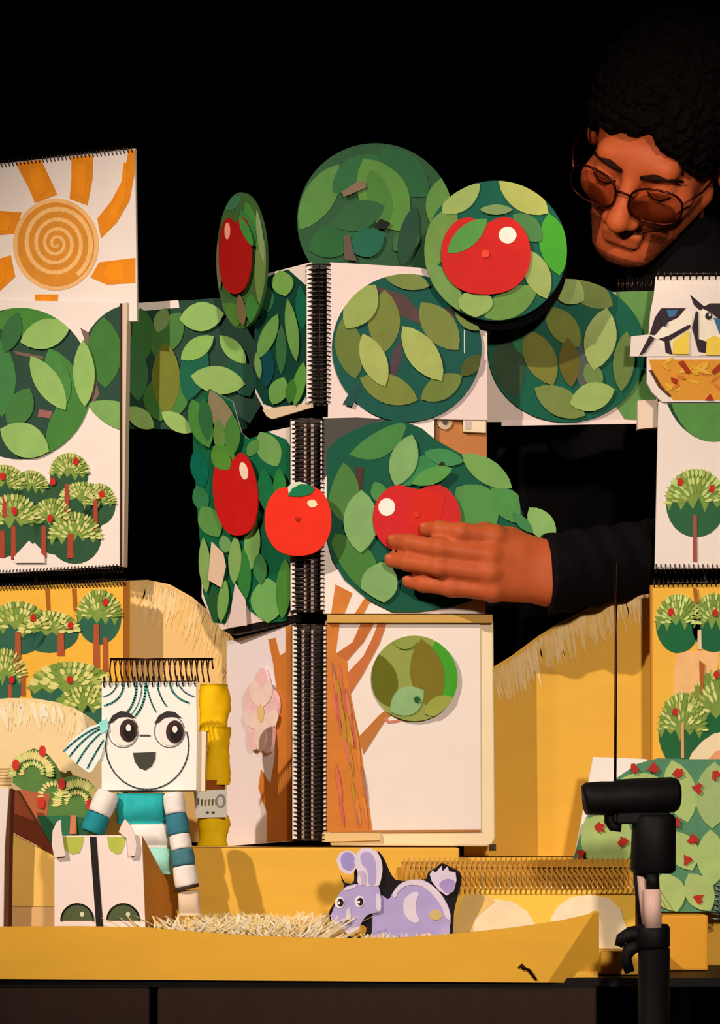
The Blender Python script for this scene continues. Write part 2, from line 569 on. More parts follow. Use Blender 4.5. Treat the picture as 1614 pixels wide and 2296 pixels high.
t = thing('tree_sketchbook', 'yellow sketchbook of painted fruit trees below the left white one', 'sketchbook', PL.hit(140, 1894))
card('page', t, [(-60, 1318), (287, 1303), (287, 1895), (-60, 1893)], PL, 0.001, 0.006, (236, 170, 56), 'board')
card('page_edge', t, [(276, 1305), (288, 1303), (288, 1895), (276, 1895)], PL, 0.0016, 0.0006, (150, 84, 24), 'paper')
for q in [(40, 1410, 62, 56, [(40, 1416, 12, 86), (52, 1500, 8, 60)], [(74, 1385)]), (110, 1418, 62, 44, [(136, 1420, 14, 50)], [(158, 1402)]), (222, 1385, 46, 58, [(216, 1400, 12, 96), (236, 1430, 10, 75)], [(236, 1350)]),
          (10, 1520, 44, 60, [(22, 1535, 8, 70)], [(26, 1524)]), (158, 1545, 84, 56, [], [(156, 1524)]), (190, 1590, 60, 46, [], [])]:
    fan_tree(t, PL, 0.0016, q[0], q[1], q[2], q[3], q[4], int(q[0]) + 9, q[5], dark=(44, 92, 68), pale=(214, 200, 116), trunk=(170, 78, 40))
for x in (106, 166):
    card('painted_trunk', t, [(x - 5, 1320), (x + 5, 1320), (x + 7, 1370), (x - 1, 1370)], PL, 0.002, 0.0004, (168, 88, 24))
binding(t, PL.hit(-50, 1318, 0.0), PL.hit(282, 1306, 0.0), Vector((0, 0, 1)), 0.0048, 0.0046, 0.0007)

# cream hill card and fruit bush in front
P1 = Plane(120, 0.02, 6)
t = thing('hill_card', 'pale cream hill cut-out rising behind the puppet', 'cutout', P1.hit(80, 1889))
hc = [(-60, 1572), (20, 1565), (80, 1566), (130, 1575), (175, 1592), (210, 1615), (240, 1650), (262, 1700), (275, 1780), (275, 1898), (-60, 1897)]
card('card', t, hc, P1, 0.0, 0.004, (236, 196, 140), 'board')
m = MB(); r = random.Random(3)
for i in range(70):
    x = r.uniform(-40, 215); y = 1572 + max(0, (x - 90)) ** 2 / 330.
    m.poly(leaf_pts((x, y), (x + r.uniform(-10, 22), y + r.uniform(30, 70)), 8, 4), P1, 0.0005 + .00005 * (i % 9), 0.0003, r.choice([(240, 214, 178), (238, 204, 150), (236, 200, 140)]))
for k in range(6):
    m.poly([(-40, 1722 + 7 * k), (24, 1722 + 7 * k), (24, 1725 + 7 * k), (-40, 1726 + 7 * k)], P1, 0.0008, 0.0003, (206, 160, 100))
m.build('brush_strokes', t, None, 'stuff')
P2 = Plane(120, -0.015, 6)
t = thing('fruit_bush_card', 'cut-out fruit bush with pale leaves and red fruit beside the puppet', 'cutout', P2.hit(130, 1895))
bush = [(28, 1755), (30, 1715), (48, 1690), (75, 1678), (105, 1690), (125, 1715), (140, 1745), (165, 1738), (195, 1748), (215, 1770), (222, 1800), (212, 1850), (180, 1893), (128, 1900), (105, 1885), (85, 1840), (62, 1780)]
card('card', t, bush, P2, 0.0, 0.003, (86, 120, 56))
card('painted_ground', t, [(42, 1770), (112, 1780), (104, 1835), (86, 1870), (62, 1812)], P2, 0.0005, 0.0004, (178, 92, 56))
card('painted_shade', t, [(84, 1830), (150, 1828), (200, 1835), (205, 1860), (176, 1892), (128, 1897), (104, 1884)], P2, 0.0006, 0.0004, (44, 104, 66))
m = MB(); r = random.Random(11)
for (cx, cy, R, k) in ((70, 1735, 50, 26), (72, 1735, 28, 12), (172, 1800, 52, 28), (172, 1800, 28, 12), (120, 1785, 34, 12)):
    for i in range(k):
        a = math.pi * (0.95 + 1.1 * (i + .5) / k)
        q0, q1 = R * .62, R * (1.02 + r.uniform(0, .12))
        m.poly(leaf_pts((cx + q0 * math.cos(a), cy + q0 * math.sin(a)), (cx + q1 * math.cos(a), cy + q1 * math.sin(a)), 7, 4), P2, 0.001 + .00008 * i, 0.0003, r.choice([(222, 206, 120), (206, 200, 116), (226, 190, 120), (180, 184, 90)]))
for (x, y) in ((95, 1684), (35, 1715), (92, 1800), (138, 1757), (200, 1804)):
    m.poly(ell(x, y, 8, 13, 10), P2, 0.0036, 0.0004, (202, 50, 36))
m.poly([(158, 1828), (170, 1828), (172, 1870), (156, 1870)], P2, 0.0036, 0.0004, (206, 120, 80))
m.build('painted_leaves', t, None, 'stuff')
# left yellow side box with slanted lid
P3 = Plane(70, -0.085, 0)
t = thing('slant_box', 'small yellow box with a slanted top edge left of the puppet legs', 'box', P3.hit(70, 2100))
card('box_front', t, [(20, 1866), (132, 1926), (132, 2033), (20, 2033)], P3, 0.0, 0.012, (240, 184, 92), 'board')
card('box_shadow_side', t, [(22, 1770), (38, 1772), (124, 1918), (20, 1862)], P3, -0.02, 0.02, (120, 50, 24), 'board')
card('box_base', t, [(14, 2034), (132, 2034), (132, 2160), (14, 2160)], P3, 0.002, 0.014, (222, 170, 110), 'board')
P4 = Plane(0, -0.11, 30)
t = thing('closed_sketchbook', 'white closed sketchbook standing edge-on at the far left edge', 'sketchbook', P4.hit(0, 2060))
card('page', t, [(-70, 1768), (20, 1768), (10, 1900), (6, 2164), (-70, 2160)], P4, 0.0, 0.003, PAPER, 'paper')
card('cover_edge', t, [(20.5, 1768), (25, 1772), (21, 1900), (18, 2164), (7, 2164), (11, 1900)], P4, -0.001, 0.006, (92, 50, 28), 'paper')

# ------------------------------------------------------------------ centre: three open sketchbooks one above the other
PR = Plane(735, -0.004, 1.5)
PUL = Plane(697, -0.002, 54)        # left pages fold away from the audience
PML = Plane(690, -0.002, 50)
PLL = Plane(690, -0.002, 57)


def spine(t, y0, y1, x0, x1, rad_px):
    """dark spine card and wire loops of an upright book"""
    xc = (x0 + x1) / 2
    ps = Plane(xc, 0.016)
    card('spine', t, [(x0 - 6, y0 + 4), (x1 + 6, y0 + 4), (x1 + 6, y1 - 4), (x0 - 6, y1 - 4)], ps, 0.0, 0.003, (44, 30, 24), 'plastic')
    for xa in (x0 - 1, x1 - 6):
        card('hole_strip', t, [(xa - 3.5, y0 + 8), (xa + 6.5, y0 + 8), (xa + 6.5, y1 - 8), (xa - 3.5, y1 - 8)], Plane(xa, -0.003), 0.0, 0.001, PAPER, 'paper')
    R = rad_px * D / F
    binding(t, at(xc, y0 + 8, 0.003), at(xc, y1 - 8, 0.003), Vector((1, 0, 0)), R, 0.0050, 0.0008, squash=0.75)


# lower book: the trunk
t = thing('tree_trunk_sketchbook', 'big open sketchbook with the painted orange tree trunk', 'sketchbook', at(720, 1896, 0.0))
card('cover_block', t, [(733, 1388), (1100, 1386), (1106, 1392), (1110, 1880), (1104, 1894), (1090, 1898), (740, 1896)], PR, -0.001, 0.022, (238, 206, 160), 'paper', None, 0.002)
card('page', t, [(730, 1392), (1076, 1400), (1078, 1862), (730, 1868)], PR, 0.0008, 0.0016, PAPER, 'paper')
card('page_line', t, [(740, 1862), (1078, 1860), (1078, 1865), (740, 1868)], PR, 0.0012, 0.0006, (176, 116, 66), 'paper')
card('top_ledge', t, [(733, 1378), (1104, 1378), (1104, 1396), (733, 1396)], PR, 0.008, 0.02, (206, 152, 70), 'board', 'brown wooden strip along the top')
card('bottom_strip', t, [(722, 1868), (852, 1868), (852, 1884), (722, 1888)], PR, 0.004, 0.006, (222, 180, 120), 'board')
TR = (206, 116, 44)
trunk = card('painted_trunk', t, [(731, 1392), (762, 1394), (752, 1466), (778, 1480), (780, 1512), (786, 1556), (808, 1665), (812, 1700), (835, 1864), (731, 1866)], PR, 0.0014, 0.0006, TR)
card('painted_branch', t, [(808, 1400), (838, 1400), (815, 1440), (778, 1482), (752, 1466), (790, 1440)], PR, 0.0015, 0.0006, (190, 100, 44))
card('painted_branch', t, [(846, 1400), (866, 1400), (850, 1445), (815, 1510), (786, 1556), (776, 1512), (815, 1470), (835, 1430)], PR, 0.0016, 0.0006, (196, 104, 52))
card('painted_branch', t, [(804, 1652), (850, 1603), (862, 1594), (878, 1603), (866, 1612), (815, 1692)], PR, 0.0015, 0.0006, (184, 110, 50))
card('painted_branch', t, [(866, 1606), (872, 1616), (890, 1614), (905, 1606), (907, 1610), (892, 1620), (868, 1622), (860, 1612)], PR, 0.0016, 0.0006, (206, 120, 96))
m = MB(); r = random.Random(21)
for i in range(34):
    tt = r.random()
    y = 1480 + 300 * tt; x = 742 + (20 + 60 * tt) * r.random() + 12 * tt
    L = r.uniform(40, 110)
    L = min(L, 1860 - y)
    m.poly(leaf_pts((x, y), (x + L * .16, y + L), r.uniform(4, 10), 5), PR, 0.0021 + .00004 * i, 0.0003, r.choice([(216, 104, 74), (190, 128, 40), (214, 124, 50), (200, 92, 78), (170, 104, 92), (220, 130, 58)]))
m.build('bark_strokes', trunk, None, 'stuff')
card('page', t, [(508, 1438), (660, 1398), (660, 1886), (508, 1897)], PLL, 0.0, 0.002, (240, 214, 206), 'paper')
card('painted_trunk', t, [(601, 1433), (617, 1430), (627, 1470), (640, 1462), (640, 1405), (660, 1400), (660, 1884), (598, 1888), (600, 1825), (588, 1795), (579, 1765), (585, 1725), (606, 1758), (616, 1700), (621, 1560), (613, 1490)], PLL, 0.0008, 0.0006, TR)
for x in (679, 699):
    card('inner_page', t, [(x - 3, 1412), (x + 3, 1412), (x + 3, 1880), (x - 3, 1880)], Plane(x, 0.004), 0.0, 0.010, (190, 156, 140), 'paper')
spine(t, 1396, 1890, 660, 735, 42)
# bottom feet
card('foot', t, [(1098, 1893), (1112, 1893), (1112, 1908), (1098, 1908)], PR, 0.004, 0.02, (60, 34, 20), 'plastic')

bt = thing('blossom_cutout', 'pink five-petal blossom cut-out on the folded left trunk page', 'cutout', PLL.hit(583, 1695))
fl = []
for i in range(60):
    a = 2 * math.pi * i / 60
    q = 1 + 0.13 * math.cos(5 * a + 1.2)
    fl.append((584 + 35 * q * math.cos(a), 1598 + 90 * q * math.sin(a)))
pk = card('petals', bt, fl, PLL, 0.006, 0.004, (240, 186, 178))
for k in range(5):
    a = 2 * math.pi * (k + .5) / 5 - .3
    card('petal', pk, leaf_pts((584 + 6 * math.cos(a), 1598 + 15 * math.sin(a)), (584 + 35 * math.cos(a), 1598 + 90 * math.sin(a)), 26 if abs(math.sin(a)) > .5 else 50, 7), PLL, 0.0066 + .0001 * k, 0.0004, (243, 204, 184))
card('blossom_centre', pk, ell(584, 1600, 7, 20, 12), PLL, 0.0076, 0.0005, (232, 190, 120))

gd = thing('green_apple_disc', 'small green leaf-patterned disc on the blank trunk page', 'disc', PR.hit(929, 1617))
gc = ell(929, 1521, 97, 96, 48)
card('disc', gd, gc, PR, 0.006, 0.003, (142, 146, 66))
leaves(gd, PR, 0.0066, [((845, 1465), (872, 1585), 62, (96, 94, 12)), ((985, 1425), (1022, 1590), 80, (62, 148, 30)), ((944, 1432), (972, 1592), 72, (120, 104, 22)), ((875, 1596), (950, 1548), 60, (140, 168, 108)), ((950, 1600), (1018, 1565), 40, (150, 150, 60)), ((880, 1440), (935, 1440), 30, (136, 146, 60))], gc)
card('pin', gd, ell(935, 1568, 7, 7, 12), PR, 0.0105, 0.002, (20, 84, 40))

# middle book
t = thing('apple_crown_sketchbook', 'middle open sketchbook with the leafy crown the hand is reaching for', 'sketchbook', at(720, 1376, 0.0))
card('page', t, [(724, 936), (974, 936), (974, 1342), (1088, 1342), (1088, 1376), (724, 1376)], PR, 0.0, 0.003, (244, 214, 196), 'paper')
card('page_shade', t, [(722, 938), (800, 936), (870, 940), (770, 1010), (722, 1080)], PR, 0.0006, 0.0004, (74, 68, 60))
card('painted_branch', t, [(742, 1376), (772, 1376), (790, 1330), (752, 1310)], PR, 0.0006, 0.0005, TR)
card('painted_branch', t, [(795, 1376), (815, 1376), (832, 1345), (818, 1340)], PR, 0.0006, 0.0005, TR)
cc = ell(950, 1156, 217, 215, 64)
co = [(733, 1010), (755, 985), (790, 965), (830, 950), (865, 943), (905, 944), (945, 960), (975, 985), (1030, 1016), (1080, 1034), (1120, 1065), (1150, 1100), (1170, 1145), (1180, 1190), (1183, 1230), (1160, 1290), (1090, 1335), (1010, 1362), (935, 1372), (880, 1372), (825, 1345), (772, 1300), (745, 1255), (733, 1210)]
cc = clip(cc, [(732, 900), (1400, 900), (1400, 1400), (732, 1400)])
bal = card('leaf_crown', t, co, PR, 0.004, 0.003, (0, 78, 54))
A1, A2, A3 = (66, 122, 56), (124, 158, 90), (112, 152, 74)
leaves(bal, PR, 0.0046, [((756, 1000), (912, 956), 84, A1), ((767, 1034), (770, 1172), 60, (72, 116, 52)), ((752, 1196), (832, 1348), 84, (66, 116, 46)), ((886, 1086), (1000, 1020), 44, (48, 122, 66)), ((1023, 1093), (1113, 1178), 78, (78, 132, 62)),
                         ((1101, 1093), (1182, 1172), 50, (72, 132, 62)), ((1035, 1019), (1148, 1094), 44, A3), ((950, 1015), (1040, 1035), 30, (60, 128, 70)), ((840, 1080), (860, 1130), 30, (70, 128, 62)),
                         ((886, 1090), (924, 974), 50, A2), ((810, 1098), (808, 1240), 64, A2), ((828, 1360), (872, 1258), 66, A2)], cc, wide=1.24)
leaves(bal, PR, 0.0085, [((1186, 1138), (1243, 1213), 52, (130, 165, 88)), ((1150, 1150), (1195, 1195), 22, (60, 120, 66))])
card('branch', bal, [(796, 1046), (816, 1048), (812, 1100), (800, 1098)], PR, 0.0046, 0.0005, (70, 44, 36))
leaves(bal, PR, 0.0140, [((923, 1084), (1014, 1050), 36, (82, 142, 62))])
card('stem', bal, ell(991, 1040, 6, 5, 10), PR, 0.0092, 0.0010, (40, 30, 20))
# the left page of the middle book
lp = [(556, 985), (600, 968), (662, 955), (662, 1378), (498, 1412), (470, 1380), (452, 1340), (452, 1260), (441, 1130), (433, 1000), (430, 905), (470, 872), (520, 900), (540, 970)]
card('page', t, lp, PML, 0.0, 0.002, (232, 200, 180), 'paper')
crown = [(556, 985), (600, 968), (640, 985), (662, 1020), (662, 1330), (640, 1392), (600, 1398), (560, 1370), (530, 1310), (505, 1398), (478, 1396), (455, 1330), (452, 1260), (441, 1130), (433, 1000), (430, 905), (470, 872), (520, 900), (540, 970)]
bal = card('leaf_crown', t, crown, PML, 0.0008, 0.0008, (14, 92, 56))
leaves(bal, PML, 0.0016, [((582, 968), (622, 1046), 44, (114, 152, 78)), ((556, 1024), (578, 984), 22, (84, 130, 60)), ((437, 1008), (456, 1094), 32, (0, 96, 72)), ((441, 1088), (458, 1148), 30, (50, 112, 62)), ((452, 1135), (490, 1204), 44, (94, 138, 66)),
                          ((600, 1296), (600, 1397), 64, (112, 162, 82)), ((567, 1158), (563, 1278), 30, (122, 160, 82)), ((640, 1252), (632, 1388), 30, (72, 126, 46)), ((545, 1230), (548, 1350), 26, (50, 120, 50)), ((580, 1240), (585, 1310), 26, (62, 116, 60)),
                          ((455, 1205), (462, 1330), 22, (132, 160, 84)), ((528, 1200), (524, 1310), 24, (128, 160, 84)), ((500, 1200), (508, 1240), 22, (110, 150, 84)), ((476, 1320), (486, 1390), 24, (36, 80, 40)), ((505, 1300), (494, 1396), 20, (120, 158, 76)),
                          ((470, 874), (530, 1004), 40, (136, 118, 82)), ((430, 895), (468, 1004), 42, (72, 128, 52)), ((455, 890), (466, 990), 26, (44, 98, 52)), ((520, 930), (520, 1022), 30, (74, 122, 50)), ((488, 940), (494, 1016), 22, (96, 128, 56)), ((478, 1000), (520, 1050), 44, (76, 128, 44)),
                          ((625, 1050), (628, 1130), 24, (40, 120, 50)), ((590, 1050), (600, 1150), 30, (20, 104, 60)), ((645, 1090), (640, 1220), 26, (48, 116, 60))], wide=1.2)
card('page_gap', bal, [(474, 1214), (500, 1240), (506, 1270), (496, 1318), (466, 1300)], PML, 0.0085, 0.0005, (226, 184, 150), 'paper')  # white page between leaves; both gaps have shade put into their cream
card('page_gap', bal, [(527, 1308), (550, 1345), (553, 1402), (511, 1408)], PML, 0.0085, 0.0005, (226, 192, 176), 'paper')
card('base_edge', t, [(498, 1412), (662, 1378), (662, 1394), (520, 1424)], PML, -0.001, 0.008, (24, 18, 16), 'plastic')
for x in (684, 700):
    card('inner_page', t, [(x - 3, 950), (x + 3, 950), (x + 3, 1372), (x - 3, 1372)], Plane(x, 0.004), 0.0, 0.010, (180, 146, 130), 'paper')
spine(t, 936, 1378, 656, 728, 40)

# upper book
t = thing('upper_crown_sketchbook', 'uppermost open centre sketchbook with olive leaf ball beside the dark spine', 'sketchbook', at(720, 934, 0.0))
card('page', t, [(740, 588), (940, 600), (1092, 640), (1092, 942), (735, 936)], PR, 0.0, 0.003, (232, 198, 182), 'paper')
uc = ell(912, 780, 168, 166, 64)
bal = card('leaf_ball', t, uc, PR, 0.004, 0.003, (6, 76, 62))
card('branch', bal, [(868, 650), (905, 660), (940, 700), (1010, 690), (1020, 710), (950, 730), (880, 700), (840, 640)], PR, 0.0044, 0.0004, (84, 58, 54))
card('branch', bal, [(880, 790), (900, 760), (902, 800), (885, 850), (870, 850)], PR, 0.0044, 0.0004, (74, 56, 60))
card('branch', bal, [(795, 860), (812, 862), (790, 912), (768, 906)], PR, 0.0044, 0.0004, (20, 70, 60))
O1, O2, O3 = (112, 118, 50), (145, 154, 76), (160, 164, 84)
leaves(bal, PR, 0.0048, [((862, 650), (860, 792), 68, O1), ((770, 710), (797, 850), 60, (100, 110, 46)), ((943, 678), (1027, 785), 68, (116, 122, 56)), ((806, 848), (937, 897), 62, (116, 122, 50)), ((943, 895), (1036, 842), 52, (106, 116, 50)),
                         ((860, 618), (965, 640), 38, (116, 126, 60)), ((1033, 842), (1080, 796), 34, (72, 78, 30)), ((775, 736), (842, 638), 66, O2), ((813, 748), (863, 867), 54, O3), ((902, 731), (991, 854), 64, O3), ((1020, 700), (1078, 740), 30, (110, 124, 58))], uc)
card('page', t, [(600, 613), (697, 588), (697, 907), (596, 926), (572, 880), (570, 700)], PUL, 0.0, 0.002, (230, 200, 180), 'paper')
ul = [(604, 618), (645, 604), (685, 640), (692, 760), (690, 880), (672, 908), (620, 916), (590, 905), (572, 870), (570, 700), (580, 640)]
bal = card('leaf_crown', t, ul, PUL, 0.0008, 0.0008, (12, 58, 42))
leaves(bal, PUL, 0.0016, [((595, 640), (600, 700), 30, (44, 96, 58)), ((672, 640), (678, 740), 24, (10, 90, 60)), ((630, 728), (630, 840), 22, (52, 98, 52)), ((600, 780), (596, 870), 30, (8, 64, 66)), ((626, 606), (640, 664), 46, (112, 152, 66)), ((622, 704), (578, 805), 32, (102, 142, 66)),
                          ((644, 670), (664, 810), 26, (104, 142, 66)), ((636, 846), (611, 907), 40, (104, 148, 68)), ((680, 812), (660, 910), 26, (92, 142, 56)), ((574, 790), (582, 850), 14, (110, 144, 76)), ((655, 850), (648, 905), 22, (60, 112, 40))])
card('page_bottom', t, [(588, 918), (697, 902), (697, 914), (610, 940), (598, 934)], PUL, 0.001, 0.003, (226, 190, 150), 'paper')
spine(t, 590, 912, 692, 742, 31)

# discs
pd = Plane(842, 0.055)
t = thing('leaf_disc', 'dim green leaf disc standing behind the upper centre sketchbook', 'disc', pd.hit(842, 640))
dc = ell(842, 494, 176, 173, 64)
card('disc', t, dc, pd, 0.0, 0.003, (42, 82, 48))
leaves(t, pd, 0.0008, [((672, 515), (760, 368), 66, (84, 128, 58)), ((745, 430), (850, 350), 70, (44, 98, 54)), ((850, 335), (960, 440), 80, (38, 92, 52)), ((690, 560), (800, 520), 70, (38, 92, 46)), ((815, 355), (905, 520), 104, (88, 132, 56)), ((830, 380), (870, 500), 50, (72, 120, 50)),
                       ((745, 505), (862, 462), 62, (44, 90, 50)), ((965, 500), (998, 395), 48, (96, 138, 62)), ((880, 560), (940, 520), 50, (60, 96, 52)), ((784, 560), (862, 528), 62, (28, 94, 68)), ((900, 600), (930, 460), 40, (34, 70, 48))], dc)
card('branch', t, [(766, 430), (800, 408), (818, 405), (822, 420), (790, 434), (770, 442)], pd, 0.0055, 0.0004, (126, 100, 76))
card('branch', t, [(838, 508), (852, 490), (876, 500), (862, 515)], pd, 0.0055, 0.0004, (16, 26, 18))
card('branch', t, [(770, 530), (784, 525), (790, 560), (800, 585), (772, 582)], pd, 0.0055, 0.0004, (96, 76, 62))

pa = Plane(1110, -0.030)
t = thing('apple_disc', 'round leaf disc with one big red apple, right of the tree top', 'disc', pa.hit(1125, 738))
card('dark_rear_disc', t, ell(1124, 592, 148, 148), pa, -0.012, 0.004, (14, 12, 12), 'cloth')  # black disc set lower behind, shows as a crescent below the rim
ac = ell(1111, 562, 160, 157, 64)
card('disc', t, ac, pa, 0.0, 0.004, (4, 84, 62))
leaves(t, pa, 0.0007, [((956, 605), (1016, 462), 70, (108, 138, 64)), ((958, 590), (1030, 700), 64, (112, 142, 70)), ((1085, 712), (1205, 645), 62, (104, 138, 62)), ((990, 478), (1076, 412), 52, (152, 166, 88)), ((1118, 405), (1230, 478), 60, (168, 166, 82)), ((1230, 478), (1254, 618), 62, (64, 148, 36)),
                       ((1184, 560), (1226, 670), 54, (152, 162, 86)), ((1066, 645), (1066, 712), 74, (144, 164, 86)), ((1150, 480), (1215, 540), 50, (70, 116, 60)), ((1075, 470), (1150, 470), 22, (120, 140, 80))], ac)
ap = card('apple', t, apple_pts(1089, 570, 102, 91), pa, 0.0060, 0.0016, (202, 30, 26))
card('apple_leaf', ap, leaf_pts((1003, 568), (1092, 490), 48), pa, 0.0066, 0.0006, (84, 142, 62))
card('apple_highlight', ap, ell(1138, 527, 20, 19, 16), pa, 0.0066, 0.0006, (250, 226, 200))
card('pin', ap, ell(1088, 569, 9, 9, 12), pa, 0.0075, 0.0012, (228, 70, 44))

pe = Plane(540, 0.10, 60)
t = thing('apple_disc', 'leaf disc with red apple turned almost edge-on, left of the tree top', 'disc', pe.hit(540, 738))
ec = ell(540, 584, 55, 153, 64)
card('disc', t, ec, pe, 0.0, 0.004, (62, 92, 44))
leaves(t, pe, 0.0007, [((505, 470), (535, 440), 26, (60, 110, 70)), ((500, 680), (530, 735), 60, (78, 118, 44)), ((585, 520), (583, 690), 26, (104, 124, 58)), ((550, 450), (580, 560), 26, (70, 124, 50)), ((575, 470), (590, 590), 12, (130, 146, 92)), ((560, 660), (570, 730), 30, (60, 120, 48)), ((488, 540), (492, 650), 14, (110, 110, 70)), ((540, 470), (570, 550), 26, (54, 116, 56)), ((535, 660), (545, 730), 18, (120, 94, 60))], ec)
ap = card('apple', t, apple_pts(526, 570, 37, 90), pe, 0.0062, 0.0016, (164, 18, 14))
card('apple_leaf', ap, leaf_pts((536, 485), (566, 552), 18), pe, 0.0068, 0.0006, (66, 128, 52))
card('apple_highlight', ap, ell(509, 518, 6, 19, 14), pe, 0.0068, 0.0006, (236, 150, 120))

t = thing('paper_apple', 'red paper apple with a highlight, under the fingertips on the right crown page', 'paper apple', PR.hit(935, 1240))
ap = card('apple', t, apple_pts(934, 1162, 100, 82), PR, 0.0120, 0.0020, (200, 30, 30))
card('painted_red', ap, [(925, 1095), (1000, 1108), (985, 1180), (945, 1225), (915, 1160)], PR, 0.0125, 0.0004, (204, 32, 20))
card('apple_highlight', ap, ell(867, 1137, 19, 20, 16), PR, 0.0127, 0.0005, (250, 228, 200))
card('pin', ap, ell(934, 1154, 7, 7, 12), PR, 0.0135, 0.0012, (214, 44, 28))

t = thing('paper_apple', 'narrow-looking red paper apple on the folded left crown page', 'paper apple', PML.hit(528, 1202))
ap = card('apple', t, apple_pts(527, 1106, 50, 96, -0.1), PML, 0.012, 0.0016, (196, 22, 18))
card('apple_leaf', ap, leaf_pts((478, 1012), (514, 1052), 40), PML, 0.0126, 0.0006, (84, 134, 44))
card('apple_highlight', ap, ell(546, 1056, 9, 20, 14, 0, -.2), PML, 0.0126, 0.0006, (250, 206, 170))

pq = Plane(668, -0.030)
t = thing('paper_apple', 'bright orange-red round paper apple hanging over the wire spine', 'paper apple', pq.hit(668, 1246))
ap = card('apple', t, apple_pts(668, 1166, 76, 81), pq, 0.0, 0.004, (232, 40, 16))
card('stem_tab', ap, [(645, 1092), (655, 1082), (672, 1080), (690, 1086), (660, 1110), (648, 1112)], pq, 0.0004, 0.002, (214, 206, 176), 'paper')
card('apple_leaf', ap, [(645, 1112), (655, 1095), (674, 1085), (692, 1086), (706, 1096), (696, 1108), (672, 1114)], pq, 0.0012, 0.0008, (0, 112, 66))
card('apple_highlight', ap, leaf_pts((688, 1126), (712, 1132), 18, 6), pq, 0.0008, 0.0006, (252, 214, 160))
card('pin', ap, ell(667, 1163, 6, 5, 10), pq, 0.0015, 0.0018, (176, 26, 12))

# ------------------------------------------------------------------ clip and brown strip
pc = Plane(1030, -0.0005)
t = thing('card_strip', 'brown cardboard strip with a screw and pale clip beside the crown page', 'card', pc.hit(1030, 1340))
card('strip', t, [(976, 918), (1091, 922), (1091, 1050), (1088, 1340), (976, 1340)], pc, 0.0, 0.004, (186, 112, 56), 'board')
card('screw_washer', t, ell(997, 945, 17, 18, 20), pc, 0.003, 0.003, (196, 160, 124), 'plastic')
card('screw', t, ell(998, 946, 6, 6, 12), pc, 0.0045, 0.0015, (60, 44, 36), 'plastic')
card('clip', t, [(1037, 922), (1090, 926), (1090, 971), (1038, 968)], pc, 0.006, 0.006, (232, 200, 160), 'plastic', None, 0.0008)
card('clip_label', t, [(1042, 932), (1056, 932), (1056, 962), (1042, 962)], pc, 0.0066, 0.0006, (196, 168, 150), 'plastic')

# ------------------------------------------------------------------ right leaf ball book
pb = Plane(1270, 0.040)
t = thing('leaf_ball_sketchbook', 'sketchbook with olive and teal leaf ball between apple disc and bird nest', 'sketchbook', pb.hit(1270, 946))
card('page', t, [(1092, 640), (1200, 660), (1472, 652), (1475, 946), (1092, 946)], pb, 0.0, 0.003, (226, 194, 174), 'paper')
card('page_bottom', t, [(1124, 942), (1430, 942), (1430, 950), (1124, 955)], pb, 0.001, 0.004, (240, 206, 190), 'paper')
card('painted_leaf', t, [(1380, 655), (1470, 652), (1470, 945), (1400, 940), (1360, 880), (1420, 780)], pb, 0.0006, 0.0004, (92, 132, 64))
card('painted_leaf', t, [(1418, 800), (1470, 800), (1470, 838), (1418, 838)], pb, 0.0009, 0.0004, (8, 66, 50))
rc = ell(1270, 786, 176, 161, 64)
bal = card('leaf_ball', t, rc, pb, 0.004, 0.003, (2, 84, 60))
leaves(bal, pb, 0.0047, [((1125, 756), (1156, 892), 64, (46, 70, 42)), ((1276, 630), (1374, 686), 56, (118, 128, 62)), ((1160, 730), (1180, 800), 40, (40, 110, 60)), ((1182, 740), (1240, 864), 66, (118, 114, 42)), ((1225, 688), (1300, 778), 58, (116, 122, 46)), ((1300, 770), (1310, 880), 30, (80, 84, 76)),
                         ((1272, 756), (1280, 868), 44, (98, 88, 26)), ((1198, 870), (1312, 932), 60, (116, 126, 60)), ((1405, 742), (1392, 878), 46, (102, 118, 56)), ((1315, 815), (1345, 870), 40, (106, 128, 62)), ((1240, 628), (1310, 674), 58, (152, 168, 92)), ((1360, 690), (1331, 830), 68, (158, 168, 92)), ((1277, 906), (1378, 873), 60, (152, 168, 86))], rc)
card('paper_tab', t, [(1430, 898), (1474, 896), (1474, 958), (1430, 962)], pb, 0.012, 0.012, (236, 200, 170), 'paper')
card('page_tab', t, [(1040, 740), (1050, 740), (1049, 792), (1040, 792)], Plane(1045, -0.012), 0.0, 0.003, (244, 214, 190), 'paper')
binding(t, pb.hit(1385, 640, -0.002), pb.hit(1470, 636, -0.002), Vector((0, 0, 1)), 0.007, 0.005, 0.0007)

# ------------------------------------------------------------------ right stack
pn = Plane(1540, -0.004)
t = thing('bird_nest_sketchbook', 'white sketchbook with two painted blue and yellow birds in an orange nest', 'sketchbook', pn.hit(1540, 900))
card('page', t, [(1470, 620), (1700, 619), (1700, 799), (1412, 799), (1415, 754), (1454, 750), (1458, 700), (1466, 660)], pn, 0.0, 0.003, PAPER, 'paper')
card('nest_page', t, [(1450, 801), (1700, 801), (1700, 901), (1484, 901), (1462, 880), (1450, 858)], pn, 0.001, 0.004, PAPER, 'paper')
nest = card('nest', t, [(1455, 806), (1700, 806), (1700, 897), (1510, 897), (1480, 868), (1462, 838)], pn, 0.0016, 0.0006, (218, 140, 42))
m = MB(); r = random.Random(8)
for i in range(22):
    x, y = r.uniform(1470, 1640), r.uniform(812, 880)
    m.poly(leaf_pts((x, y), (x + r.uniform(18, 36), y + r.choice([-1, 1]) * r.uniform(8, 22)), 8, 4), pn, 0.002 + .00005 * i, 0.0003, r.choice([(224, 160, 44), (206, 110, 40), (228, 170, 60)]))
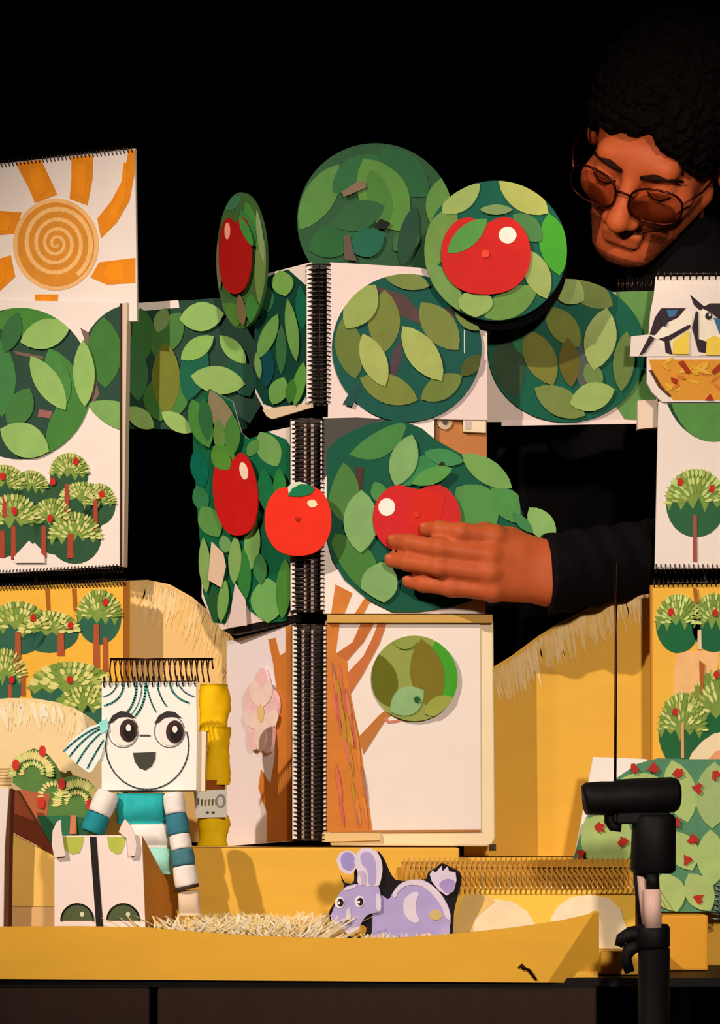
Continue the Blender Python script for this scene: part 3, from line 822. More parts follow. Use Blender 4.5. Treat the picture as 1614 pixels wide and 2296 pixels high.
for q in ([(1520, 812), (1532, 808), (1550, 834), (1540, 838)], [(1595, 832), (1614, 814), (1620, 826), (1600, 840)], [(1504, 846), (1520, 850), (1518, 862), (1506, 856)], [(1580, 897), (1592, 882), (1600, 897)]):
    m.poly(q, pn, 0.0034, 0.0003, (164, 46, 18))
m.build('nest_twigs', nest, None, 'stuff')
card('nest_outline', nest, [(1455, 830), (1462, 830), (1484, 866), (1506, 888), (1500, 890), (1476, 868)], pn, 0.002, 0.0004, (90, 44, 26))
DB, BLU, BY, WH = (48, 34, 40), (64, 104, 136), (240, 196, 70), (246, 222, 190)


def bird(name_parts):
    b = None
    for i, (nm, pts, c) in enumerate(name_parts):
        o = card(nm, t if b is None else b, pts, pn, 0.0008 + 0.0004 * i, 0.0004, c)
        if b is None:
            b = o


bird([('painted_bird', [(1456, 752), (1470, 715), (1484, 692), (1540, 692), (1552, 705), (1550, 740), (1545, 795), (1490, 795), (1475, 762)], WH),
      ('bird_cap', [(1456, 750), (1468, 712), (1482, 691), (1538, 691), (1520, 712), (1490, 726), (1468, 752)], DB),
      ('bird_cap_blue', [(1494, 696), (1520, 694), (1514, 708), (1500, 712)], BLU),
      ('bird_beak', [(1432, 798), (1456, 752), (1468, 758), (1446, 790)], DB),
      ('bird_stripe', [(1476, 760), (1500, 752), (1540, 730), (1549, 728), (1546, 736), (1500, 764), (1507, 794), (1492, 790), (1490, 765)], DB),
      ('bird_belly', [(1509, 766), (1545, 740), (1545, 794), (1509, 794)], BY),
      ('bird_eye', ell(1490, 724, 6, 7, 12), (36, 44, 50))])
bird([('painted_bird', [(1566, 698), (1585, 682), (1614, 680), (1660, 700), (1660, 797), (1566, 797), (1564, 740)], WH),
      ('bird_cap', [(1572, 690), (1592, 680), (1620, 680), (1660, 700), (1640, 740), (1612, 716), (1592, 700)], DB),
      ('bird_beak', [(1547, 660), (1556, 668), (1580, 688), (1570, 696), (1556, 684)], DB),
      ('bird_wing_blue', [(1600, 712), (1640, 720), (1640, 780), (1612, 746)], BLU),
      ('bird_belly', [(1582, 762), (1600, 752), (1640, 766), (1640, 796), (1582, 796)], BY),
      ('bird_stripe', [(1560, 698), (1565, 698), (1566, 760), (1584, 766), (1582, 790), (1566, 788), (1552, 735)], DB),
      ('bird_eye', ell(1589, 708, 8, 8, 14), (40, 32, 34)),
      ('eye_glint', ell(1591, 706, 3, 3, 8), (220, 210, 190))])
binding(t, pn.hit(1474, 616, -0.001), pn.hit(1690, 615, -0.001), Vector((0, 0, 1)), 0.006, 0.0068, 0.0008)

pn2 = Plane(1540, -0.001)
t = thing('lone_tree_sketchbook', 'white sketchbook with a single painted fruit tree below the bird nest', 'sketchbook', pn2.hit(1540, 1276))
card('page', t, [(1476, 900), (1700, 900), (1700, 1276), (1468, 1276)], pn2, 0.0, 0.004, PAPER, 'paper')
lb = clip(ell(1600, 830, 118, 160, 48), [(1476, 904), (1700, 904), (1700, 1200), (1476, 1200)])
lb_o = card('leaf_ball', t, lb, pn2, 0.0006, 0.0005, (30, 62, 44))
leaves(lb_o, pn2, 0.0012, [((1500, 880), (1720, 990), 130, (84, 134, 60))], lb)
fan_tree(t, pn2, 0.0006, 1560, 1130, 62, 72, [(1558, 1155, 8, 104)], 77, [(1525, 1080), (1596, 1096)], dark=(38, 92, 52), pale=(190, 200, 110), trunk=(160, 74, 62))
binding(t, pn2.hit(1470, 1274, -0.002), pn2.hit(1690, 1276, -0.002), Vector((0, 0, 1)), 0.0048, 0.0052, 0.0007)
t = thing('tree_sketchbook', 'yellow sketchbook of painted fruit trees on the right behind the dotted leaf dome', 'sketchbook', pn2.hit(1540, 1918))
card('page', t, [(1463, 1312), (1700, 1308), (1700, 1918), (1463, 1918)], pn2, 0.0, 0.005, (238, 172, 58), 'board')
card('page_edge', t, [(1458, 1312), (1463, 1312), (1463, 1918), (1460, 1918)], pn2, -0.001, 0.006, (196, 126, 44), 'paper')
card('painted_path', t, [(1520, 1460), (1614, 1460), (1600, 1560), (1570, 1580), (1508, 1570), (1512, 1500)], pn2, 0.0006, 0.0004, (240, 176, 112))
fan_tree(t, pn2, 0.0008, 1520, 1400, 46, 62, [], 31, [(1504, 1372)], dark=(20, 96, 52), pale=(206, 208, 120), trunk=(160, 90, 40))
fan_tree(t, pn2, 0.0008, 1600, 1398, 46, 62, [(1568, 1412, 8, 44)], 32, [(1604, 1374)], dark=(20, 92, 52), pale=(206, 208, 120), trunk=(230, 190, 150))
fan_tree(t, pn2, 0.0010, 1530, 1640, 50, 80, [(1530, 1620, 6, 80)], 33, [(1514, 1596)], dark=(30, 92, 50), pale=(214, 206, 120), trunk=(220, 150, 100))
fan_tree(t, pn2, 0.0012, 1612, 1600, 60, 90, [], 34, [(1606, 1512)], dark=(22, 92, 48), pale=(214, 206, 120))
card('painted_trunk', t, [(1554, 1318), (1562, 1318), (1566, 1352), (1558, 1352)], pn2, 0.003, 0.0004, (166, 90, 26))
card('painted_trunk', t, [(1568, 1480), (1580, 1490), (1576, 1540), (1570, 1560)], pn2, 0.003, 0.0004, (176, 88, 34))
binding(t, pn2.hit(1466, 1308, -0.001), pn2.hit(1690, 1305, -0.001), Vector((0, 0, 1)), 0.0048, 0.0052, 0.0007)

pz = Plane(1600, -0.020)
t = thing('cream_hill_card', 'small cream hill cut-out above the dotted leaf dome', 'cutout', pz.hit(1600, 1760))
card('card', t, [(1540, 1712), (1552, 1688), (1575, 1662), (1600, 1645), (1640, 1636), (1700, 1640), (1700, 1975), (1540, 1975)], pz, 0.0, 0.004, (240, 206, 160), 'board')
card('painted_spot', t, [(1585, 1705), (1605, 1684), (1640, 1676), (1640, 1705)], pz, 0.0006, 0.0004, (232, 150, 100))
pw = Plane(1380, -0.035, -6)
t = thing('white_card', 'blank white card standing behind the dotted leaf dome', 'card', pw.hit(1380, 1990))
card('card', t, [(1330, 1697), (1450, 1702), (1450, 2044), (1440, 2044), (1440, 1960), (1283, 1950)], pw, 0.0, 0.003, (252, 240, 226), 'paper')
pdm = Plane(1460, -0.060)
t = thing('leaf_dome_sketchbook', 'dome-shaped sketchbook page of pale leaves with red dots behind the black stand', 'sketchbook', pdm.hit(1500, 2046))
dome = [(1282, 1940), (1298, 1882), (1325, 1815), (1378, 1748), (1430, 1712), (1475, 1700), (1540, 1702), (1700, 1702), (1700, 2046), (1430, 2044), (1428, 1992), (1284, 1990)]
card('page', t, dome, pdm, 0.0, 0.004, (82, 128, 90))
DL = (168, 182, 104)
leaves(t, pdm, 0.0006, [((1384, 1754), (1492, 1756), 42, DL), ((1506, 1704), (1542, 1844), 70, DL), ((1602, 1708), (1596, 1858), 78, (156, 172, 104)), ((1313, 1836), (1408, 1932), 115, DL), ((1512, 1864), (1552, 1952), 62, DL), ((1592, 1860), (1598, 1986), 65, DL), ((1484, 1958), (1518, 2044), 68, DL), ((1544, 1958), (1592, 2043), 62, DL), ((1440, 1780), (1470, 1900), 62, DL)])
rd = [(1190, 240), (1570, 260), (1390, 400), (930, 190), (740, 200), (390, 800), (620, 940), (190, 1070), (160, 1280), (450, 1230), (1170, 750), (1340, 920), (1280, 1130), (1400, 1530)]
for i, (zx, zy) in enumerate(rd):
    card('painted_fruit', t, [(1260 + zx * .2193 + (10 + 5 * math.sin(i * 2.3 + k * 1.9)) * math.cos(k * .7), 1680 + zy * .2193 + (11 + 4 * math.cos(i + k * 2.3)) * math.sin(k * .7)) for k in range(9)], pdm, 0.0044, 0.0004, (180, 40, 30))
binding(t, pdm.hit(1612, 1985, -0.002), pdm.hit(1606, 2060, -0.002), Vector((1, 0, 0)), 0.006, 0.005, 0.0008, (150, 140, 130))

# ------------------------------------------------------------------ low yellow sketchbook with cream arches
pv = Plane(1230, -0.135, 0, 12, 2060)
t = thing('arch_sketchbook', 'low yellow sketchbook with cream arches and a wide wire binding, behind the rabbit', 'sketchbook', pv.hit(1200, 2180))
card('page', t, [(880, 1996), (1424, 1996), (1424, 2128), (1340, 2128), (1340, 2160), (880, 2160)], pv, 0.0, 0.003, (244, 186, 66), 'board')
card('painted_arch', t, [(1040, 2075), (1052, 2046), (1080, 2024), (1110, 2016), (1150, 2022), (1180, 2042), (1200, 2072), (1205, 2110), (1150, 2120), (1050, 2110)], pv, 0.0006, 0.0005, (240, 206, 160))
card('painted_arch', t, [(1234, 2062), (1250, 2032), (1280, 2012), (1322, 2006), (1366, 2014), (1392, 2040), (1404, 2080), (1406, 2127), (1342, 2127), (1330, 2120), (1310, 2110), (1240, 2080)], pv, 0.0007, 0.0005, (242, 210, 168))
card('painted_hill', t, [(1020, 2060), (1040, 2010), (1062, 2002), (1100, 2010), (1110, 2022), (1064, 2060), (1060, 2100), (1010, 2100)], pv, 0.0009, 0.0005, (226, 178, 100))
pb2 = Plane(1230, -0.075, 0, 0)
card('back_page', t, [(900, 1932), (1424, 1926), (1424, 2125), (900, 2125)], pb2, -0.01, 0.003, (206, 140, 44), 'board')
m = MB()
mw = mat((240, 190, 120), 'metal')
for i in range(46):
    x = 906 + 11.4 * i
    a, b = pv.hit(x, 2000, 0.0015), pb2.hit(x, 1938, 0.0)
    c1 = a + Vector((0, -0.004, 0.006)); c2 = b + Vector((0, -0.004, 0.007))
    m.tube([a + Vector((0, 0.001, -0.003)), a + Vector((0, -0.003, 0.001)), c1, a.lerp(b, .5) + Vector((0, -.005, .008)), c2, b + Vector((0, .002, .003))], 0.0007, mw, 5)
m.build('wire_binding', t, 'row of tall bronze wire loops')

# ------------------------------------------------------------------ rabbit
pk_ = Plane(880, -0.160)
t = thing('rabbit_cutout', 'lavender rabbit cut-out with black backing in front of the tray', 'rabbit cutout', pk_.hit(880, 2150))
LV, LVP, LVD = (176, 152, 190), (222, 196, 206), (138, 112, 168)


def zr(p):
    q = [(700 + x * .223, 1880 + y * .223) for x, y in p]
    return soft(q) if len(q) != 13 else q


card('backing', t, zr([(280, 340), (300, 440), (420, 460), (420, 300), (650, 110), (720, 190), (790, 360), (850, 430), (1150, 420), (1160, 340), (1240, 300), (1300, 240), (1400, 290), (1480, 330), (1510, 400), (1470, 560), (1430, 700), (1420, 820), (1390, 1295), (330, 1295), (340, 960), (420, 1010), (540, 960), (545, 880), (420, 860), (190, 860), (160, 740), (230, 640), (330, 500)]), pk_, -0.0015, 0.004, (20, 14, 20))
card('body', t, zr([(690, 560), (770, 620), (810, 540), (870, 460), (970, 415), (1100, 410), (1200, 460), (1300, 560), (1370, 680), (1400, 800), (1360, 1000), (1340, 1295), (600, 1295), (600, 800), (640, 640)]), pk_, 0.0, 0.003, LV)
card('haunch_patch', t, zr([(910, 620), (1000, 540), (1080, 540), (1040, 640), (1040, 740), (1090, 840), (1000, 850), (920, 760)]), pk_, 0.0006, 0.0005, LVP)
card('back_light', t, zr([(800, 560), (880, 450), (990, 415), (1110, 415), (1220, 480), (1310, 580), (1380, 720), (1390, 830), (1340, 800), (1300, 680), (1200, 550), (1090, 470), (960, 465), (870, 520), (830, 610)]), pk_, 0.0007, 0.0005, LVP)
card('yellow_spot', t, ell(700 + 1240 * .223, 1880 + 770 * .223, 14, 12, 14), pk_, 0.0007, 0.0005, (206, 170, 100))
head = card('head', t, zr([(340, 480), (440, 455), (660, 460), (690, 560), (690, 740), (560, 760), (500, 830), (480, 890), (400, 900), (330, 900), (200, 830), (180, 790), (220, 690), (250, 590), (290, 530)]), pk_, 0.003, 0.003, LV)
card('muzzle', head, zr([(190, 800), (240, 830), (330, 880), (400, 900), (480, 880), (470, 910), (400, 960), (350, 960), (300, 910), (200, 850)]), pk_, 0.0036, 0.0005, LVP)
card('brow', head, zr([(310, 500), (430, 462), (460, 480), (330, 530)]), pk_, 0.0036, 0.0005, LVP)
card('cheek', head, zr([(640, 540), (690, 570), (690, 740), (640, 720)]), pk_, 0.0036, 0.0005, LVP)
card('nose_line', head, zr([(350, 700), (385, 700), (390, 820), (360, 850), (330, 810)]), pk_, 0.0037, 0.0005, (214, 196, 190))
card('nose', head, ell(700 + 360 * .223, 1880 + 840 * .223, 7, 5, 12), pk_, 0.0043, 0.0005, (110, 90, 90))
for (ex, ey) in ((275, 645), (475, 635)):
    e = card('eye', head, ell(700 + ex * .223, 1880 + ey * .223, 11, 13, 16), pk_, 0.0038, 0.0005, (236, 214, 206))
    card('pupil', head, ell(700 + (ex + 8) * .223, 1880 + ey * .223, 7, 9, 14), pk_, 0.0044, 0.0005, (40, 22, 30))
    card('eye_glint', head, ell(700 + (ex - 8) * .223, 1880 + (ey + 4) * .223, 3, 3.5, 8), pk_, 0.0050, 0.0005, (250, 232, 214))
er = card('ear', t, zr([(240, 220), (270, 150), (330, 120), (420, 130), (440, 200), (430, 330), (380, 365), (320, 350), (270, 310)]), pk_, 0.0022, 0.003, LVP)
card('inner_ear', er, zr([(280, 200), (310, 140), (400, 140), (430, 210), (420, 300), (370, 330), (300, 290)]), pk_, 0.0028, 0.0005, (160, 140, 188))
er = card('ear', t, zr([(430, 160), (490, 100), (570, 90), (650, 130), (690, 200), (710, 300), (690, 420), (670, 480), (540, 480), (450, 460), (460, 340), (420, 260)]), pk_, 0.0034, 0.003, LVP)
card('inner_ear', er, zr([(480, 160), (540, 120), (610, 160), (640, 260), (640, 460), (560, 470), (560, 320), (490, 250)]), pk_, 0.0040, 0.0005, LV)
card('ear_fold', er, zr([(440, 330), (520, 320), (545, 380), (540, 470), (490, 470), (490, 380)]), pk_, 0.0042, 0.0005, (196, 168, 180))
tail = card('tail', t, zr([(1180, 360), (1210, 320), (1240, 345), (1300, 275), (1310, 330), (1360, 280), (1375, 330), (1440, 340), (1450, 420), (1420, 530), (1350, 575), (1270, 520), (1200, 430)]), pk_, 0.0032, 0.003, LVP)
card('tail_shade', tail, zr([(1260, 460), (1340, 400), (1440, 420), (1410, 530), (1350, 560)]), pk_, 0.0038, 0.0005, (170, 140, 186))
card('foot', t, zr([(1220, 960), (1340, 880), (1390, 860), (1370, 1100), (1230, 1100)]), pk_, 0.0009, 0.0006, (186, 160, 196))

# straw and paper fringe on the tray floor
def straw(name, label, n, x0, x1, Y0, Y1, h0, h1, cols, seed, lean=1.25):
    r = random.Random(seed)
    m = MB()
    for i in range(n):
        Y = r.uniform(Y0, Y1)
        x = px_x(r.uniform(x0, x1), Y)
        h = r.uniform(h0, h1)
        a = r.uniform(-1, 1) * lean
        w = r.uniform(0.0008, 0.0022)
        dy = r.uniform(-.3, .1)
        ps = [Vector((x, Y, TABLE_Z + 0.006)), Vector((x + a * h * .35, Y + dy * h * .5, TABLE_Z + .006 + h * .6)), Vector((x + a * h, Y + dy * h, TABLE_Z + .006 + h))]
        u = Vector((w, 0, 0)); nn = Vector((0, 0.0006, 0))
        vs_ = [ps[0] - u, ps[0] + u, ps[1] - u, ps[1] + u, ps[2] - u * .4, ps[2] + u * .4]
        vs_ = vs_ + [q + nn for q in vs_]
        m.add(vs_, [[0, 1, 3, 2], [2, 3, 5, 4], [7, 6, 8, 9], [9, 8, 10, 11], [0, 2, 8, 6], [2, 4, 10, 8], [1, 7, 9, 3], [3, 9, 11, 5], [4, 5, 11, 10]], mat(r.choice(cols), 'straw'))
    o = m.build(name, None, None, 'stuff')
    o['label'] = label
    o['category'] = 'straw'


straw('straw', 'pale straw and paper fringe lying along the tray floor left of the rabbit', 1000, 345, 716, -0.185, -0.06, 0.036, 0.058, [(242, 206, 146), (244, 214, 170), (236, 186, 112), (246, 220, 188)], 4)
straw('paper_fringe', 'pale yellow and pink paper fringe around the rabbit feet', 170, 806, 1050, -0.19, -0.172, 0.028, 0.040, [(242, 206, 146), (240, 196, 170), (240, 190, 96), (226, 206, 176)], 6, .5)

# ------------------------------------------------------------------ girl puppet made of sketchbooks and paper
ph = Plane(330, -0.115)
t = thing('girl_puppet', 'paper girl puppet with teal drawn hair, big eyes and striped sleeves', 'puppet', at(260, 2100, -0.14))
hd = card('head_page', t, [(228, 1531), (440, 1528), (441, 1650), (440, 1772), (228, 1772)], ph, 0.0, 0.010, (252, 240, 230), 'paper')
card('head_block', t, [(440, 1640), (462, 1640), (459, 1774), (232, 1776), (232, 1768), (440, 1768)], ph, -0.006, 0.020, (240, 208, 172), 'paper')
binding(t, ph.hit(234, 1530, -0.003), ph.hit(438, 1528, -0.003), Vector((0, 0, 1)), 0.006, 0.0062, 0.0008)
m = MB()
mw = mat((96, 62, 40), 'metal')
for i in range(19):
    x = 250 + 12.2 * i
    m.tube([ph.hit(x, 1530, -0.004), ph.hit(x - 4, 1505, 0.002), ph.hit(x - 2, 1482, -.002), ph.hit(x + 5, 1477, -0.008), ph.hit(x + 8, 1500, -0.013)], 0.0009, mw, 5)
m.tube([ph.hit(246, 1478, -0.006), ph.hit(478, 1478, -0.006)], 0.0014, mat((58, 36, 26), 'metal'), 6)
m.build('wire_fringe', t, 'tall dark wire loops above the face')


def stroke(parent, name, pts, pl, off, w, rgb):
    m = MB()
    for i in range(len(pts) - 1):
        (x0, y0), (x1, y1) = pts[i], pts[i + 1]
        dx, dy = x1 - x0, y1 - y0
        L = math.hypot(dx, dy) + 1e-6
        ex, ey = dx / L * w * .3, dy / L * w * .3
        x0, y0, x1, y1 = x0 - ex, y0 - ey, x1 + ex, y1 + ey
        h = w / 2
        m.poly([(x0 - dy / L * h, y0 + dx / L * h), (x1 - dy / L * h, y1 + dx / L * h), (x1 + dy / L * h, y1 - dx / L * h), (x0 + dy / L * h, y0 - dx / L * h)], pl, off, 0.0003, rgb)
    return m.build(name, parent)


def bez(a, b, c, n=12):
    return [((1 - q) ** 2 * a[0] + 2 * (1 - q) * q * b[0] + q * q * c[0], (1 - q) ** 2 * a[1] + 2 * (1 - q) * q * b[1] + q * q * c[1]) for q in [i / n for i in range(n + 1)]]


HT, HT2 = (70, 150, 136), (90, 96, 92)
for a, b, c, w, col in (((278, 1532), (275, 1572), (234, 1582), 4.5, HT), ((262, 1534), (256, 1556), (232, 1562), 3, HT), ((306, 1532), (306, 1575), (284, 1598), 5, HT), ((326, 1532), (328, 1580), (302, 1606), 5, HT), ((318, 1534), (318, 1575), (294, 1602), 2.5, HT),
                        ((328, 1534), (336, 1575), (350, 1596), 3.5, HT), ((352, 1534), (358, 1565), (374, 1584), 3.5, HT), ((380, 1532), (388, 1566), (424, 1576), 4.5, HT), ((400, 1534), (412, 1556), (436, 1562), 3.5, (120, 150, 160))):
    stroke(hd, 'hair_line', bez(a, b, c), ph, 0.0007, w, col)
face = ell(330, 1672, 93, 98, 60)
stroke(hd, 'face_outline', [p for p in face if p[1] > 1640 and p[0] < 335][::1] and sorted([p for p in face if p[1] > 1640], key=lambda p: -math.atan2(p[1] - 1640, p[0] - 330)), ph, 0.0008, 3.2, (70, 84, 80))
for (ex, ey, px_, py_) in ((270, 1640, 288, 1638), (374, 1640, 392, 1641)):
    card('eyebrow', hd, [(ex - 28, ey - 18), (ex - 18, ey - 36), (ex, ey - 46), (ex + 18, ey - 44), (ex + 34, ey - 30), (ex + 16, ey - 33), (ex - 4, ey - 31), (ex - 18, ey - 20)], ph, 0.0014, 0.0005, (52, 44, 42))
    stroke(hd, 'eye_outline', ell(ex + 6, ey, 34, 36, 26), ph, 0.0007, 2.2, (140, 120, 118))
    card('eye_white', hd, ell(ex + 8, ey, 28, 32, 28), ph, 0.0010, 0.0004, (254, 246, 238))
    ir = card('iris', hd, ell(px_, py_, 20, 26, 28), ph, 0.0015, 0.0004, (66, 38, 34))
    card('pupil', hd, ell(px_ + 2, py_ + 3, 13, 19, 24), ph, 0.0019, 0.0004, (26, 20, 20))
    card('eye_glint', hd, ell(px_, py_ - 6, 6, 8, 12), ph, 0.0023, 0.0004, (254, 244, 234))
stroke(hd, 'nose_line', [(314, 1649), (336, 1649)], ph, 0.0010, 4, (70, 76, 74))
card('mouth', hd, [(298, 1688), (349, 1686), (348, 1702), (340, 1718), (326, 1727), (312, 1722), (302, 1708)], ph, 0.0010, 0.0005, (66, 62, 52))
pt = Plane(190, -0.118)
tail = card('ponytail', t, [(236, 1626), (225, 1622), (200, 1630), (165, 1655), (142, 1682), (156, 1696), (170, 1712), (198, 1732), (206, 1730), (225, 1700), (237, 1660)], pt, 0.0, 0.003, (236, 232, 216), 'paper')
for a, b, c in (((236, 1626), (195, 1634), (143, 1684)), ((226, 1634), (190, 1650), (156, 1696)), ((226, 1644), (196, 1668), (172, 1712)), ((232, 1660), (212, 1690), (196, 1722))):
    stroke(tail, 'hair_line', bez(a, b, c), pt, 0.0006, 4, (44, 120, 118))
card('hair_tie', tail, [(222, 1620), (240, 1610), (242, 1636), (226, 1646)], pt, 0.0010, 0.0010, (150, 220, 206))


# torso: padded bands of cloth
def pad(name, parent, x0, x1, y0, y1, Y, depth, rgb, xs0=None, xs1=None, kind='cloth'):
    m = MB()
    n, k = 12, 8
    vs_, fs = [], []
    for j in range(k + 1):
        q = j / k
        y = y0 + (y1 - y0) * q
        a0 = x0 + ((xs0 if xs0 is not None else x0) - x0) * q
        a1 = x1 + ((xs1 if xs1 is not None else x1) - x1) * q
        bulge = depth * (0.55 + 0.45 * math.sin(math.pi * q))
        for i in range(2 * n):
            a = 2 * math.pi * i / (2 * n)
            cx = (a0 + a1) / 2
            c, s_ = math.cos(a), math.sin(a)
            ex = abs(c) ** 0.5 * (1 if c > 0 else -1)
            ey = abs(s_) ** 0.7 * (1 if s_ > 0 else -1)
            p = at(cx + (a1 - a0) / 2 * ex, y, Y)
            p.y += bulge * ey
            vs_.append(p)
    N = 2 * n
    for j in range(k):
        for i in range(N):
            fs.append([j * N + i, (j + 1) * N + i, (j + 1) * N + (i + 1) % N, j * N + (i + 1) % N])
    fs.append(list(range(N))[::-1]); fs.append([k * N + i for i in range(N)])
    m.add(vs_, fs, mat(rgb, kind), True)
    return m.build(name, parent)


pad('torso_band', t, 262, 372, 1779, 1848, -0.105, 0.020, (48, 166, 158))
pad('torso_band', t, 275, 380, 1846, 1900, -0.105, 0.018, (246, 222, 204), 298, 384)
pad('torso_band', t, 310, 386, 1898, 1960, -0.105, 0.016, (156, 204, 176), 352, 386)


def limb(parent, pts, Y0, Y1, r_px, cols, hand):
    """striped sleeve: one short padded tube for each stripe"""
    P = [at(x, y, Y0 + (Y1 - Y0) * i / (len(pts) - 1)) for i, (x, y) in enumerate(pts)]
    for i in range(len(pts) - 1):
        a, b = P[i], P[i + 1]
        R = r_px[i] * (D - .13) / F
        m = MB()
        q = [0.02, .04, .15, .5, .85, .96, .98]
        first = 0.55 if i == 0 else 0.9
        rr = [R * first, R * (.8 if i == 0 else .97), R * .98, R * 1.03, R, R * .97, R * .9]
        m.tube([a.lerp(b, v) for v in q], rr, mat(cols[i], 'cloth'), 14)
        m.build('sleeve_band', parent)


WS, TS = (250, 228, 210), (60, 116, 124)
limb(t, [(245, 1774), (222, 1826), (205, 1868)], -0.125, -0.13, [27, 27], [WS, (40, 130, 132)], None)
limb(t, [(388, 1776), (394, 1826), (402, 1872), (408, 1906), (413, 1942), (420, 1990)], -0.122, -0.135, [24, 25, 24, 26, 27], [WS, TS, WS, (74, 116, 120), WS], None)
m = MB()
m.tube([at(418, 1986, -.135), at(420, 1994, -.135)], 0.0132, mat((70, 52, 44), 'cloth'), 14); m.build('cuff', t)
pad('hand', t, 398, 446, 1996, 2052, -0.135, 0.010, (228, 190, 152), 402, 452, 'paper')
# legs: front page with two boots, tent page behind
pg = Plane(220, -0.170)
lg = card('leg_page', t, [(122, 1874), (318, 1872), (329, 2170), (122, 2170)], pg, 0.0, 0.004, (246, 214, 196), 'paper')
card('leg_gap', lg, [(201, 1876), (216, 1876), (238, 2168), (222, 2168)], pg, 0.0007, 0.0005, (34, 28, 24))
for x0, x1 in ((140, 188), (240, 282)):
    card('sock', lg, [(x0, 1876), (x1, 1876), (x1 - 4, 1898), (x1 - 10, 1912), (x0 + 22, 1916), (x0 + 6, 1906), (x0 + 2, 1895)], pg, 0.0007, 0.0005, (184, 184, 72))
for cx in (173, 276):
    sh = card('shoe', lg, [(cx + 37 * math.cos(a), 2064 + 38 * math.sin(a)) for a in [math.pi * (1 + i / 20) for i in range(21)]], pg, 0.0009, 0.0006, (82, 88, 54))
    stroke(sh, 'shoe_outline', [(cx + 36 * math.cos(a), 2064 + 37 * math.sin(a)) for a in [math.pi * (1 + i / 20) for i in range(21)]], pg, 0.0013, 4, (40, 44, 28))
    card('shoe_glint', sh, ell(cx + 11, 2050, 5, 6, 10), pg, 0.0014, 0.0004, (214, 206, 160))
for pts in ([(116, 1895), (118, 1862), (128, 1842), (136, 1838), (137, 1860), (142, 1890), (146, 1920), (122, 1922)], [(266, 1865), (272, 1850), (280, 1836), (290, 1848), (302, 1870), (306, 1895), (303, 1918), (288, 1920), (284, 1880)]):
    card('side_tab', t, pts, pg, 0.006, 0.003, (242, 208, 188), 'paper')
m = MB()
a0, a1, b0, b1 = pg.hit(318, 1872, -.004), pg.hit(326, 2075, -.004), at(392, 2008, -0.085), at(398, 2058, -0.085)
m.prism([a0, a1, b1, b0], Vector((0.75, -0.66, 0)), 0.003, mat((208, 124, 44), 'board'))
m.build('leg_side_page', t)

# ------------------------------------------------------------------ orange paper roll and printed tag
def crumple(name, parent, x0, x1, y0, y1, Y, rgb, seed):
    r = random.Random(seed)
    m = MB()
    nr, ns = 14, 18
    vs_, fs = [], []
    jit = [[r.uniform(-.05, .05) for _ in range(ns)] for _ in range(nr + 1)]
    for j in range(nr + 1):
        y = y0 + (y1 - y0) * j / nr
        p = at((x0 + x1) / 2, y, Y)
        w = (x1 - x0) / 2 * (D + Y) / F * (1.0 - .10 * math.sin(j * .5 + seed))
        for i in range(ns):
            a = 2 * math.pi * i / ns
            q = 1 + jit[j][i] + .09 * math.sin(3 * a + j * .25)
            vs_.append(p + Vector((w * q * math.cos(a), .014 * q * math.sin(a), 0)))
    for j in range(nr):
        for i in range(ns):
            fs.append([j * ns + i, (j + 1) * ns + i, (j + 1) * ns + (i + 1) % ns, j * ns + (i + 1) % ns])
    fs.append(list(range(ns))[::-1]); fs.append([nr * ns + i for i in range(ns)])
    m.add(vs_, fs, mat(rgb, 'paint'), True)
    return m.build(name, parent)


t = thing('paper_roll', 'crumpled bright yellow-orange paper roll standing between puppet and tree sketchbook', 'paper roll', at(480, 1897, -0.012))
crumple('paper', t, 446, 512, 1535, 1640, -0.012, (255, 184, 4), 2)
crumple('paper', t, 460, 514, 1630, 1760, -0.012, (255, 186, 4), 5)
crumple('paper', t, 444, 510, 1826, 1896, -0.012, (255, 192, 6), 9)
pj = Plane(474, -0.030)
m = MB(); m.tube([at(474, 1750, -.012), at(474, 1834, -.012)], 0.015, mat((150, 76, 22), 'board'), 16); m.build('collar', t)
t = thing('printed_tag', 'small white printed tag wrapped round the orange paper roll', 'tag', pj.hit(474, 1834))
card('tag', t, [(434, 1774), (508, 1770), (508, 1832), (440, 1834)], pj, 0.0, 0.002, (244, 226, 204), 'paper')
r = random.Random(14)
m = MB()
for k in range(7):
    x = 442 + 8 * k
    stroke_y = 1792 + r.uniform(-2, 2)
    m.poly([(x, stroke_y), (x + 5, stroke_y - 1), (x + 4, stroke_y + 13), (x + 1, stroke_y + 14)], pj, 0.0005, 0.0003, r.choice([(70, 56, 44), (150, 110, 50), (96, 92, 90)]))
m.poly(ell(495, 1796, 11, 16, 16), pj, 0.0006, 0.0003, (150, 140, 136)); m.poly(ell(494, 1797, 7, 11, 16), pj, 0.0010, 0.0003, (238, 216, 190))
m.poly(ell(465, 1822, 4, 3, 8), pj, 0.0006, 0.0003, (90, 90, 90)); m.poly(ell(478, 1822, 4, 3, 8), pj, 0.0006, 0.0003, (90, 90, 90))
m.build('tag_print', t, 'dark illegible print', 'stuff')

